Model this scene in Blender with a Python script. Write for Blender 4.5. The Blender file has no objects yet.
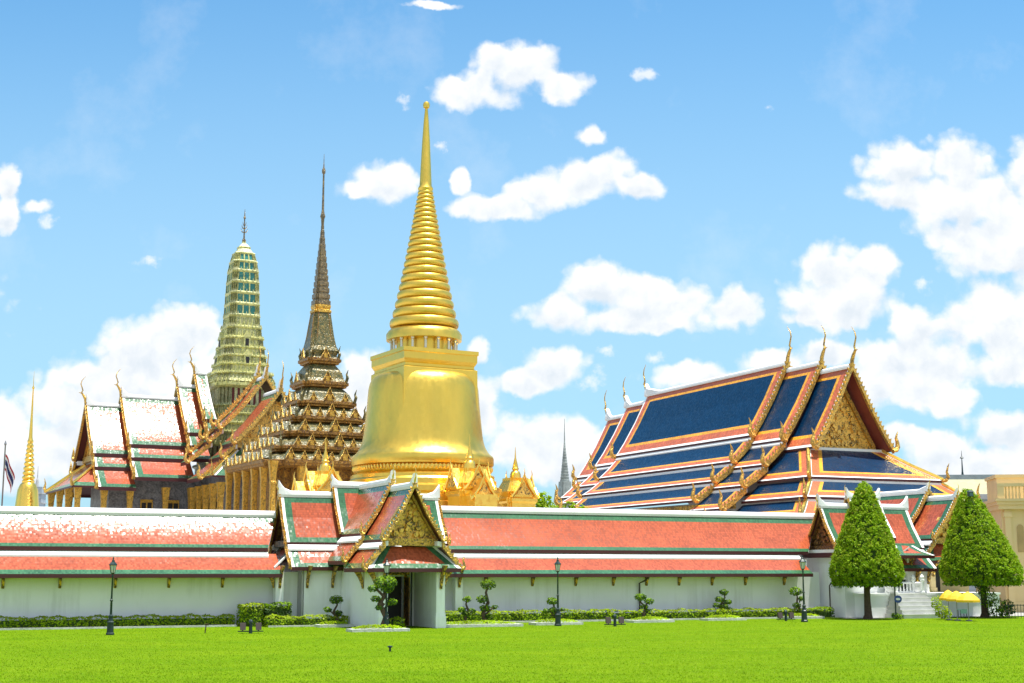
import bpy, bmesh, math, random
from mathutils import Vector, Matrix, Quaternion
R = math.radians
rnd = random.Random(7)
scene = bpy.context.scene
col = scene.collection

# ------------------------------------------------------------------ camera, sun, sky, exposure
FOC, CAM_H, TILT = 1422.0, 3.6, math.atan(230.5 / 1422.0)
cd = bpy.data.cameras.new('camera')
cd.sensor_width = 36.0
cd.lens = FOC * 36.0 / 1024.0
cd.clip_start = 0.5
cd.clip_end = 6000
cam = bpy.data.objects.new('camera', cd)
col.objects.link(cam)
cam.location = (0, 0, CAM_H)
cam.rotation_euler = (math.pi / 2 + TILT, 0, 0)
scene.camera = cam

SUN = Vector((0.175, -0.012, 0.98)).normalized()
sl = bpy.data.lights.new('sun', 'SUN')
sl.energy = 4.6
sl.angle = R(0.53)
sl.color = (1.0, 0.96, 0.88)
so = bpy.data.objects.new('sun', sl)
col.objects.link(so)
so.rotation_euler = (-SUN).to_track_quat('-Z', 'Y').to_euler()
so.location = (0, 0, 120)

vs = scene.view_settings
vs.view_transform = 'Standard'
vs.look = 'None'
vs.gamma = 1.0
vs.exposure = 0.82
vs.use_curve_mapping = False
scene.cycles.use_denoising = True
scene.cycles.max_bounces = 5
scene.cycles.sample_clamp_indirect = 6


def pix_dir(px, py):
    """direction of a cloud, from where it stands in the sky seen from the lawn"""
    x, y = (px - 512) / FOC, (341.5 - py) / FOC
    c, s = math.cos(TILT), math.sin(TILT)
    d = Vector((x, c - y * s, s + y * c))
    return d.x / d.y, d.z / d.y


CLOUDS = [  # x, y, half width, half height
    (522, 68, 46, 30), (472, 90, 44, 20), (562, 86, 26, 20), (500, 60, 24, 18),
    (590, 176, 52, 24), (498, 208, 46, 15), (545, 190, 36, 18), (592, 136, 15, 16), (640, 186, 26, 15),
    (386, 184, 36, 20), (360, 190, 24, 12), (437, 146, 13, 8), (459, 181, 9, 15), (403, 104, 9, 10),
    (645, 76, 15, 8), (768, 106, 8, 6),
    (905, 165, 44, 24), (955, 160, 44, 30), (900, 195, 56, 18), (965, 200, 64, 36), (1010, 240, 70, 42), (1060, 180, 60, 50),
    (602, 286, 38, 26), (650, 300, 50, 26), (735, 302, 32, 24), (560, 314, 38, 18), (690, 300, 38, 22), (640, 320, 90, 14),
    (835, 272, 34, 28), (868, 266, 34, 22), (802, 300, 32, 24), (850, 302, 50, 26), (815, 318, 40, 14), (925, 282, 12, 10),
    (965, 236, 44, 24), (1012, 258, 40, 22), (1060, 260, 50, 30),
    (918, 330, 32, 24), (958, 326, 38, 26), (1000, 318, 44, 40), (1050, 330, 60, 60), (1010, 360, 40, 30),
    (888, 358, 46, 26), (922, 384, 44, 26), (942, 362, 34, 26), (828, 354, 36, 14), (952, 402, 30, 16), (880, 390, 30, 20), (770, 362, 40, 12),
    (940, 446, 44, 20), (1002, 430, 46, 20), (980, 462, 80, 18), (1060, 440, 60, 30), (900, 436, 34, 14),
    (552, 366, 34, 20), (520, 380, 38, 14), (588, 380, 20, 12), (700, 376, 60, 14), (655, 357, 14, 7), (606, 349, 10, 6), (480, 352, 12, 14),
    (540, 440, 56, 30), (590, 460, 90, 34), (480, 400, 20, 30),
    (185, 330, 36, 30), (150, 350, 60, 32), (120, 380, 70, 34), (70, 410, 56, 26), (20, 445, 60, 46), (100, 440, 110, 40),
    (200, 400, 60, 60), (362, 378, 26, 28), (380, 420, 40, 40),
    (8, 182, 12, 16), (6, 212, 14, 24), (38, 206, 22, 10), (48, 218, 10, 12), (152, 260, 18, 8),
    (430, 5, 30, 5), (-120, 330, 120, 60), (-260, 200, 120, 60), (1250, 260, 120, 90), (1500, 120, 180, 80), (-600, 250, 200, 90),
]


def build_world():
    w = bpy.data.worlds.new('World')
    scene.world = w
    w.use_nodes = True
    nt = w.node_tree
    nt.nodes.clear()
    N = nt.nodes.new

    def lk(a, b): nt.links.new(a, b)

    def vm(op, a=None, b=None):
        n = N('ShaderNodeVectorMath'); n.operation = op
        for i, v in ((0, a), (1, b)):
            if v is None: continue
            if hasattr(v, 'links'): lk(v, n.inputs[i])
            else: n.inputs[i].default_value = v
        return n.outputs['Value'] if op in ('LENGTH', 'DOT_PRODUCT') else n.outputs[0]

    def mt(op, a, b=0.0, c=None, clamp=False):
        n = N('ShaderNodeMath'); n.operation = op; n.use_clamp = clamp
        for i, v in ((0, a), (1, b), (2, c)):
            if v is None: continue
            if hasattr(v, 'links'): lk(v, n.inputs[i])
            else: n.inputs[i].default_value = v
        return n.outputs[0]

    sky = N('ShaderNodeTexSky')
    sky.sky_type = 'NISHITA'
    sky.sun_disc = False
    sky.sun_elevation = math.asin(SUN.z)
    sky.sun_rotation = math.atan2(SUN.x, SUN.y)
    sky.air_density = 1.0
    sky.dust_density = 1.0
    sky.ozone_density = 2.6
    tint = N('ShaderNodeMixRGB'); tint.blend_type = 'MULTIPLY'; tint.inputs[0].default_value = 1
    lk(sky.outputs[0], tint.inputs[1]); tint.inputs[2].default_value = SKY_TINT
    tc = N('ShaderNodeTexCoord')
    sp = N('ShaderNodeSeparateXYZ'); lk(tc.outputs['Generated'], sp.inputs[0])
    yy = mt('MAXIMUM', mt('ABSOLUTE', sp.outputs[1]), 0.02)
    p, q = mt('DIVIDE', sp.outputs[0], yy), mt('DIVIDE', sp.outputs[2], yy)
    cb = N('ShaderNodeCombineXYZ'); lk(p, cb.inputs[0]); lk(q, cb.inputs[1]); lk(mt('MULTIPLY', sp.outputs[1], 1.0), cb.inputs[2])
    pq = N('ShaderNodeCombineXYZ'); lk(p, pq.inputs[0]); lk(q, pq.inputs[1])

    def noise(vec, scale, detail, rough=.55):
        n = N('ShaderNodeTexNoise'); n.noise_dimensions = '2D'; n.inputs['Scale'].default_value = scale
        n.inputs['Detail'].default_value = detail; n.inputs['Roughness'].default_value = rough
        lk(vec, n.inputs['Vector']); return n
    # billow the coordinates first, so outlines are cauliflower shaped
    wn = noise(pq.outputs[0], 26, 5, .6)
    wob = vm('SCALE', vm('SUBTRACT', wn.outputs['Color'], (.5, .5, .5)))
    wob.node.inputs['Scale'].default_value = 0.013
    pw = vm('ADD', pq.outputs[0], wob)
    pz = N('ShaderNodeVectorMath'); pz.operation = 'MULTIPLY'; lk(pw, pz.inputs[0]); pz.inputs[1].default_value = (1, 1, 0)
    pw = pz.outputs[0]
    best = low = faint = None
    for (x, y, rx, ry) in CLOUDS:
        c = pix_dir(x, y)
        d = vm('MULTIPLY', vm('SUBTRACT', pw, (c[0], c[1], 0)), (FOC / rx, FOC / ry, 0))
        ln = vm('LENGTH', d)
        # the same blob seen a little lower: how much cloud lies above a point
        if ry < 14 and rx < 22:
            faint = ln if faint is None else mt('MINIMUM', faint, ln); continue
        best = ln if best is None else mt('SMOOTH_MIN', best, ln, .35)
        if ry >= 14:
            d2 = vm('LENGTH', vm('MULTIPLY', vm('SUBTRACT', pw, (c[0], c[1] - .5 * ry / FOC, 0)), (FOC / rx, FOC / ry, 0)))
            low = d2 if low is None else mt('MINIMUM', low, d2)
    f = mt('SUBTRACT', 1.38, best)
    vor = N('ShaderNodeTexVoronoi'); vor.voronoi_dimensions = '2D'; vor.feature = 'F1'; vor.inputs['Scale'].default_value = 30
    vor.inputs['Detail'].default_value = 2.2; vor.inputs['Roughness'].default_value = .55
    lk(pw, vor.inputs['Vector'])
    n2 = noise(pq.outputs[0], 70, 7, .6)
    amp = mt('ADD', mt('MULTIPLY', mt('SUBTRACT', .42, vor.outputs['Distance']), .62), mt('MULTIPLY', mt('SUBTRACT', n2.outputs['Fac'], .5), .42))
    f = mt('ADD', f, amp)
    ss = N('ShaderNodeMapRange'); ss.interpolation_type = 'SMOOTHSTEP'
    lk(f, ss.inputs[0]); ss.inputs[1].default_value = -.03; ss.inputs[2].default_value = .50
    ff = N('ShaderNodeMapRange'); ff.interpolation_type = 'SMOOTHSTEP'
    lk(mt('ADD', mt('SUBTRACT', 1.15, faint), mt('MULTIPLY', mt('SUBTRACT', n2.outputs['Fac'], .5), 2.6)), ff.inputs[0])
    ff.inputs[1].default_value = .1; ff.inputs[2].default_value = 1.2; ff.inputs[4].default_value = .75
    # scattered wisps elsewhere
    n3 = noise(pq.outputs[0], 9, 8, .62)
    wisp = N('ShaderNodeMapRange'); lk(n3.outputs['Fac'], wisp.inputs[0]); wisp.inputs[1].default_value = .55; wisp.inputs[2].default_value = .85; wisp.inputs[4].default_value = .22
    dens = mt('MAXIMUM', mt('MAXIMUM', ss.outputs[0], ff.outputs[0]), wisp.outputs[0])
    # unseen cloud cover added behind the camera to brighten the shaded walls
    n4 = noise(tc.outputs['Generated'], 3.2, 6, .6); n4.noise_dimensions = '3D'
    bk = N('ShaderNodeMapRange'); bk.interpolation_type = 'SMOOTHSTEP'; lk(n4.outputs['Fac'], bk.inputs[0]); bk.inputs[1].default_value = .36; bk.inputs[2].default_value = .56
    wh = N('ShaderNodeMapRange'); wh.interpolation_type = 'SMOOTHSTEP'; lk(sp.outputs[1], wh.inputs[0]); wh.inputs[1].default_value = .45; wh.inputs[2].default_value = -.15
    dens = mt('MAXIMUM', dens, mt('MULTIPLY', mt('MULTIPLY', bk.outputs[0], wh.outputs[0]), .72))
    hz = N('ShaderNodeMapRange'); hz.interpolation_type = 'SMOOTHSTEP'; lk(q, hz.inputs[0]); hz.inputs[1].default_value = .49; hz.inputs[2].default_value = .13; hz.inputs[4].default_value = .66
    # self shading: thick lower parts are greyer
    nA = noise(pw, 32, 6, .55)
    off = vm('ADD', pw, (-.004, .010, 0))
    nB = noise(off, 32, 6, .55)
    emb = mt('MULTIPLY', mt('SUBTRACT', nA.outputs['Fac'], nB.outputs['Fac']), 2.2)
    sh = mt('ADD', mt('MULTIPLY', mt('SUBTRACT', 1.0, low), .75), emb, clamp=True)
    cc = N('ShaderNodeMixRGB'); lk(sh, cc.inputs[0])
    cc.inputs[1].default_value = CLOUD_LIT; cc.inputs[2].default_value = CLOUD_SHADE
    mx = N('ShaderNodeMixRGB'); lk(dens, mx.inputs[0])
    hm = N('ShaderNodeMixRGB'); lk(hz.outputs[0], hm.inputs[0]); lk(tint.outputs[0], hm.inputs[1]); hm.inputs[2].default_value = SKY_HAZE
    lk(hm.outputs[0], mx.inputs[1]); lk(cc.outputs[0], mx.inputs[2])
    bg = N('ShaderNodeBackground'); bg.inputs[1].default_value = 0.105
    lk(mx.outputs[0], bg.inputs[0])
    out = N('ShaderNodeOutputWorld'); lk(bg.outputs[0], out.inputs[0])


SKY_TINT = (.58, 1.0, 1.10, 1)
SKY_HAZE = (2.75, 4.2, 5.3, 1)
CLOUD_LIT = (5.75, 5.8, 5.85, 1)
CLOUD_SHADE = (4.35, 4.75, 5.15, 1)
build_world()

# ------------------------------------------------------------------ frame of the place: a runs along the gallery wall, b goes into the temple
G = R(24)
UX = Vector((math.cos(G), math.sin(G), 0))
NX = Vector((-math.sin(G), math.cos(G), 0))
OR = Vector((0, 102, 0))


def W(a, b, z=0.0): return OR + UX * a + NX * b + Vector((0, 0, z))


# ------------------------------------------------------------------ materials
MATS = {}


def mat(name, colour, rough=.6, metal=0.0, var=.12, scale=1.5, bump=0.0, bscale=6.0, c2=None, c2scale=3.0, c2lo=.45, c2hi=.6, spec=.5, trans=0.0):
    if name in MATS: return MATS[name]
    m = bpy.data.materials.new(name); m.use_nodes = True
    nt = m.node_tree; b = nt.nodes['Principled BSDF']
    b.inputs['Roughness'].default_value = rough
    b.inputs['Metallic'].default_value = metal
    b.inputs['Specular IOR Level'].default_value = spec
    tc = nt.nodes.new('ShaderNodeTexCoord')
    nz = nt.nodes.new('ShaderNodeTexNoise'); nz.inputs['Scale'].default_value = scale; nz.inputs['Detail'].default_value = 6
    nt.links.new(tc.outputs['Object'], nz.inputs['Vector'])
    mr = nt.nodes.new('ShaderNodeMapRange'); mr.inputs[1].default_value = .3; mr.inputs[2].default_value = .7
    mr.inputs[3].default_value = 1 - var; mr.inputs[4].default_value = 1 + var
    nt.links.new(nz.outputs['Fac'], mr.inputs[0])
    base = nt.nodes.new('ShaderNodeRGB'); base.outputs[0].default_value = (*colour, 1)
    src = base.outputs[0]
    if c2:
        n2 = nt.nodes.new('ShaderNodeTexNoise'); n2.inputs['Scale'].default_value = c2scale; n2.inputs['Detail'].default_value = 3
        nt.links.new(tc.outputs['Object'], n2.inputs['Vector'])
        r2 = nt.nodes.new('ShaderNodeMapRange'); r2.inputs[1].default_value = c2lo; r2.inputs[2].default_value = c2hi
        nt.links.new(n2.outputs['Fac'], r2.inputs[0])
        mx = nt.nodes.new('ShaderNodeMixRGB'); nt.links.new(r2.outputs[0], mx.inputs[0])
        nt.links.new(src, mx.inputs[1]); mx.inputs[2].default_value = (*c2, 1); src = mx.outputs[0]
    sc = nt.nodes.new('ShaderNodeVectorMath'); sc.operation = 'SCALE'
    nt.links.new(src, sc.inputs[0]); nt.links.new(mr.outputs[0], sc.inputs['Scale'])
    nt.links.new(sc.outputs[0], b.inputs['Base Color'])
    if bump:
        nb = nt.nodes.new('ShaderNodeTexNoise'); nb.inputs['Scale'].default_value = bscale; nb.inputs['Detail'].default_value = 4
        nt.links.new(tc.outputs['Object'], nb.inputs['Vector'])
        bp = nt.nodes.new('ShaderNodeBump'); bp.inputs['Strength'].default_value = bump; bp.inputs['Distance'].default_value = .15
        nt.links.new(nb.outputs['Fac'], bp.inputs['Height']); nt.links.new(bp.outputs[0], b.inputs['Normal'])
    if trans:
        tr = nt.nodes.new('ShaderNodeBsdfTranslucent'); nt.links.new(sc.outputs[0], tr.inputs[0])
        ms = nt.nodes.new('ShaderNodeMixShader'); ms.inputs[0].default_value = trans
        o = nt.nodes['Material Output']
        nt.links.new(b.outputs[0], ms.inputs[1]); nt.links.new(tr.outputs[0], ms.inputs[2]); nt.links.new(ms.outputs[0], o.inputs[0])
    MATS[name] = m
    return m


def tile(name, colour, jitter=.05, rough=.19, cvar=.22, tw=.12, tl=.19, spec=.5):
    """glazed roof tiles: every tile has its own tone and its own small tilt"""
    m = bpy.data.materials.new(name); m.use_nodes = True
    nt = m.node_tree; b = nt.nodes['Principled BSDF']; N = nt.nodes.new; lk = nt.links.new
    b.inputs['Roughness'].default_value = rough
    b.inputs['Specular IOR Level'].default_value = spec
    uv = N('ShaderNodeUVMap'); uv.uv_map = 'UVMap'
    mp = N('ShaderNodeVectorMath'); mp.operation = 'MULTIPLY'; mp.inputs[1].default_value = (1 / tw, 1 / tl, 1)
    lk(uv.outputs[0], mp.inputs[0])
    fl = N('ShaderNodeVectorMath'); fl.operation = 'FLOOR'; lk(mp.outputs[0], fl.inputs[0])
    wn = N('ShaderNodeTexWhiteNoise'); wn.noise_dimensions = '3D'; lk(fl.outputs[0], wn.inputs['Vector'])
    # tone
    mr = N('ShaderNodeMapRange'); mr.inputs[3].default_value = 1 - cvar; mr.inputs[4].default_value = 1 + cvar; lk(wn.outputs['Value'], mr.inputs[0])
    nz = N('ShaderNodeTexNoise'); nz.inputs['Scale'].default_value = .45; nz.inputs['Detail'].default_value = 5
    lk(uv.outputs[0], nz.inputs['Vector'])
    m2 = N('ShaderNodeMapRange'); m2.inputs[1].default_value = .3; m2.inputs[2].default_value = .7; m2.inputs[3].default_value = .84; m2.inputs[4].default_value = 1.14
    lk(nz.outputs['Fac'], m2.inputs[0])
    fr = N('ShaderNodeVectorMath'); fr.operation = 'FRACTION'; lk(mp.outputs[0], fr.inputs[0])
    sx = N('ShaderNodeSeparateXYZ'); lk(fr.outputs[0], sx.inputs[0])
    gp = N('ShaderNodeMapRange'); gp.inputs[1].default_value = 0; gp.inputs[2].default_value = .22; gp.inputs[3].default_value = .7; gp.inputs[4].default_value = 1.0
    lk(sx.outputs[1], gp.inputs[0])
    mu = N('ShaderNodeMath'); mu.operation = 'MULTIPLY'; lk(mr.outputs[0], mu.inputs[0]); lk(m2.outputs[0], mu.inputs[1])
    mu2 = N('ShaderNodeMath'); mu2.operation = 'MULTIPLY'; lk(mu.outputs[0], mu2.inputs[0]); lk(gp.outputs[0], mu2.inputs[1])
    cs = N('ShaderNodeVectorMath'); cs.operation = 'SCALE'; cs.inputs[0].default_value = colour; lk(mu2.outputs[0], cs.inputs['Scale'])
    lk(cs.outputs[0], b.inputs['Base Color'])
    # tilt
    sb = N('ShaderNodeVectorMath'); sb.operation = 'SUBTRACT'; lk(wn.outputs['Color'], sb.inputs[0]); sb.inputs[1].default_value = (.5, .5, .5)
    s2 = N('ShaderNodeVectorMath'); s2.operation = 'SCALE'; lk(sb.outputs[0], s2.inputs[0]); s2.inputs['Scale'].default_value = jitter * 2
    ge = N('ShaderNodeNewGeometry')
    ad = N('ShaderNodeVectorMath'); ad.operation = 'ADD'; lk(ge.outputs['Normal'], ad.inputs[0]); lk(s2.outputs[0], ad.inputs[1])
    nr = N('ShaderNodeVectorMath'); nr.operation = 'NORMALIZE'; lk(ad.outputs[0], nr.inputs[0])
    lk(nr.outputs[0], b.inputs['Normal'])
    return m


def ornate(name, gold, dark, scale, lo=.42, hi=.58, rough=.35, metal=.75, bump=.8):
    """carved gilt work: gold relief over dark glass mosaic"""
    m = bpy.data.materials.new(name); m.use_nodes = True
    nt = m.node_tree; b = nt.nodes['Principled BSDF']; N = nt.nodes.new; lk = nt.links.new
    tc = N('ShaderNodeTexCoord')
    vo = N('ShaderNodeTexVoronoi'); vo.inputs['Scale'].default_value = scale; lk(tc.outputs['Object'], vo.inputs['Vector'])
    nz = N('ShaderNodeTexNoise'); nz.inputs['Scale'].default_value = scale * 1.3; nz.inputs['Detail'].default_value = 3; nz.inputs['Distortion'].default_value = 1.5
    lk(tc.outputs['Object'], nz.inputs['Vector'])
    mr = N('ShaderNodeMapRange'); mr.inputs[1].default_value = lo; mr.inputs[2].default_value = hi; lk(nz.outputs['Fac'], mr.inputs[0])
    mx = N('ShaderNodeMixRGB'); lk(mr.outputs[0], mx.inputs[0]); mx.inputs[1].default_value = (*dark, 1); mx.inputs[2].default_value = (*gold, 1)
    m2 = N('ShaderNodeMapRange'); m2.inputs[3].default_value = .75; m2.inputs[4].default_value = 1.2
    lk(vo.outputs['Color'], m2.inputs[0])
    sc = N('ShaderNodeVectorMath'); sc.operation = 'SCALE'; lk(mx.outputs[0], sc.inputs[0]); lk(m2.outputs[0], sc.inputs['Scale'])
    lk(sc.outputs[0], b.inputs['Base Color'])
    me = N('ShaderNodeMath'); me.operation = 'MULTIPLY'; lk(mr.outputs[0], me.inputs[0]); me.inputs[1].default_value = metal
    lk(me.outputs[0], b.inputs['Metallic'])
    b.inputs['Roughness'].default_value = rough
    bp = N('ShaderNodeBump'); bp.inputs['Strength'].default_value = bump; bp.inputs['Distance'].default_value = .12
    lk(nz.outputs['Fac'], bp.inputs['Height']); lk(bp.outputs[0], b.inputs['Normal'])
    return m


def mosaic_gold(name, colour, rough=.3, size=.33, jit=.075):
    """sheets of gold mosaic: small facets that each mirror a slightly different bit of sky"""
    m = bpy.data.materials.new(name); m.use_nodes = True
    nt = m.node_tree; b = nt.nodes['Principled BSDF']; N = nt.nodes.new; lk = nt.links.new
    b.inputs['Metallic'].default_value = .93
    tc = N('ShaderNodeTexCoord')
    mp = N('ShaderNodeVectorMath'); mp.operation = 'SCALE'; mp.inputs['Scale'].default_value = 1 / size; lk(tc.outputs['Object'], mp.inputs[0])
    fl = N('ShaderNodeVectorMath'); fl.operation = 'FLOOR'; lk(mp.outputs[0], fl.inputs[0])
    wn = N('ShaderNodeTexWhiteNoise'); lk(fl.outputs[0], wn.inputs['Vector'])
    sb = N('ShaderNodeVectorMath'); sb.operation = 'SUBTRACT'; lk(wn.outputs['Color'], sb.inputs[0]); sb.inputs[1].default_value = (.5, .5, .5)
    s2 = N('ShaderNodeVectorMath'); s2.operation = 'SCALE'; lk(sb.outputs[0], s2.inputs[0]); s2.inputs['Scale'].default_value = jit
    ge = N('ShaderNodeNewGeometry')
    ad = N('ShaderNodeVectorMath'); ad.operation = 'ADD'; lk(ge.outputs['Normal'], ad.inputs[0]); lk(s2.outputs[0], ad.inputs[1])
    nr = N('ShaderNodeVectorMath'); nr.operation = 'NORMALIZE'; lk(ad.outputs[0], nr.inputs[0]); lk(nr.outputs[0], b.inputs['Normal'])
    nz = N('ShaderNodeTexNoise'); nz.inputs['Scale'].default_value = .5; nz.inputs['Detail'].default_value = 8; nz.inputs['Roughness'].default_value = .65
    st = N('ShaderNodeVectorMath'); st.operation = 'MULTIPLY'; st.inputs[1].default_value = (1, 1, .35); lk(tc.outputs['Object'], st.inputs[0]); lk(st.outputs[0], nz.inputs['Vector'])
    mr = N('ShaderNodeMapRange'); mr.inputs[1].default_value = .3; mr.inputs[2].default_value = .7; mr.inputs[3].default_value = .90; mr.inputs[4].default_value = 1.05
    lk(nz.outputs['Fac'], mr.inputs[0])
    sc = N('ShaderNodeVectorMath'); sc.operation = 'SCALE'; sc.inputs[0].default_value = colour; lk(mr.outputs[0], sc.inputs['Scale'])
    lk(sc.outputs[0], b.inputs['Base Color'])
    r2 = N('ShaderNodeMapRange'); r2.inputs[1].default_value = .3; r2.inputs[2].default_value = .7; r2.inputs[3].default_value = rough - .07; r2.inputs[4].default_value = rough + .1
    lk(nz.outputs['Fac'], r2.inputs[0]); lk(r2.outputs[0], b.inputs['Roughness'])
    return m


RED = tile('red_glazed_tile', (.40, .086, .035), spec=.42)
GREEN = tile('green_glazed_tile', (.045, .135, .060))
BLUE = tile('blue_glazed_tile', (.001, .024, .068), jitter=.09, rough=.3, spec=.3)
ORANGE = tile('orange_glazed_tile', (.55, .135, .055), jitter=.1, rough=.35, spec=.3)
YELLOW = tile('yellow_glazed_tile', (.78, .36, .03), jitter=.1, rough=.35, spec=.3)
WHITE = mat('white_plaster', (.84, .84, .83), .7, var=.05, scale=.6, bump=.05)
def wall_mat():
    m = mat('weathered_white_wall', (.89, .90, .90), .8, var=.05, scale=.3, bump=.08, bscale=3)
    nt = m.node_tree; b = nt.nodes['Principled BSDF']; N = nt.nodes.new; lk = nt.links.new
    tc = N('ShaderNodeTexCoord'); mp = N('ShaderNodeVectorMath'); mp.operation = 'MULTIPLY'; mp.inputs[1].default_value = (2.6, 2.6, .22)
    lk(tc.outputs['Object'], mp.inputs[0])
    nz = N('ShaderNodeTexNoise'); nz.inputs['Scale'].default_value = 1.0; nz.inputs['Detail'].default_value = 7; nz.inputs['Roughness'].default_value = .65; lk(mp.outputs[0], nz.inputs['Vector'])
    n2 = N('ShaderNodeTexNoise'); n2.inputs['Scale'].default_value = .35; n2.inputs['Detail'].default_value = 4; lk(tc.outputs['Object'], n2.inputs['Vector'])
    mu = N('ShaderNodeMath'); mu.operation = 'MULTIPLY'; lk(nz.outputs['Fac'], mu.inputs[0]); lk(n2.outputs['Fac'], mu.inputs[1])
    mr = N('ShaderNodeMapRange'); mr.inputs[1].default_value = .24; mr.inputs[2].default_value = .42; mr.inputs[4].default_value = .5; lk(mu.outputs[0], mr.inputs[0])
    src = b.inputs['Base Color'].links[0].from_socket
    mx = N('ShaderNodeMixRGB'); lk(mr.outputs[0], mx.inputs[0]); lk(src, mx.inputs[1]); mx.inputs[2].default_value = (.66, .67, .63, 1)
    lk(mx.outputs[0], b.inputs['Base Color'])
    return m


WALLW = wall_mat()
MAROON = mat('maroon_paint', (.075, .014, .016), .5)
GREY = mat('grey_plaster', (.42, .42, .42), .8, bump=.1)
GOLD = mosaic_gold('gold_mosaic', (.87, .58, .10), rough=.36)
GOLDS = mosaic_gold('gold_leaf', (1.0, .64, .12), rough=.28, size=.2, jit=.12)
CARVED = ornate('carved_gilt', (.85, .52, .10), (.10, .06, .02), 3.2)
PEDI = ornate('gilt_relief', (.95, .56, .11), (.16, .10, .035), 2.2, .36, .50, metal=.45, rough=.4)
BARGE = ornate('gilt_bargeboard', (.80, .48, .10), (.16, .10, .05), 4.0, .36, .5)
DARKGILT = ornate('dark_gilt', (.42, .22, .06), (.07, .03, .02), 3.0, .42, .6, metal=.5)
DARK = mat('dark_opening', (.015, .014, .013), .6)
IRON = mat('dark_green_iron', (.008, .028, .026), .4, var=.15)
GLASSM = mat('lamp_glass', (.55, .57, .52), .12, var=.03)
CREAM = mat('cream_paint', (.72, .56, .29), .75, var=.07, scale=.4)
STONE = mat('pale_kerb_stone', (.55, .55, .52), .85, var=.12, bump=.2)
BARK = mat('brown_bark', (.085, .055, .035), .9, var=.3, scale=5, bump=.6, bscale=10)
LEAF_TOP = mat('clipped_bright_leaf', (.34, .48, .012), .5, var=.35, scale=1.2, trans=.5, spec=.12)
LEAF_MID = mat('green_leaf', (.23, .38, .010), .5, var=.35, scale=1.5, trans=.42, spec=.12)
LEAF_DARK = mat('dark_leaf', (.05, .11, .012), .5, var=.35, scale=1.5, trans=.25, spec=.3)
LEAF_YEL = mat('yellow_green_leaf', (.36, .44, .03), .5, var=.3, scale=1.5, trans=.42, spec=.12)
CORE = mat('inner_twigs', (.045, .085, .010), .9)


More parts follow.
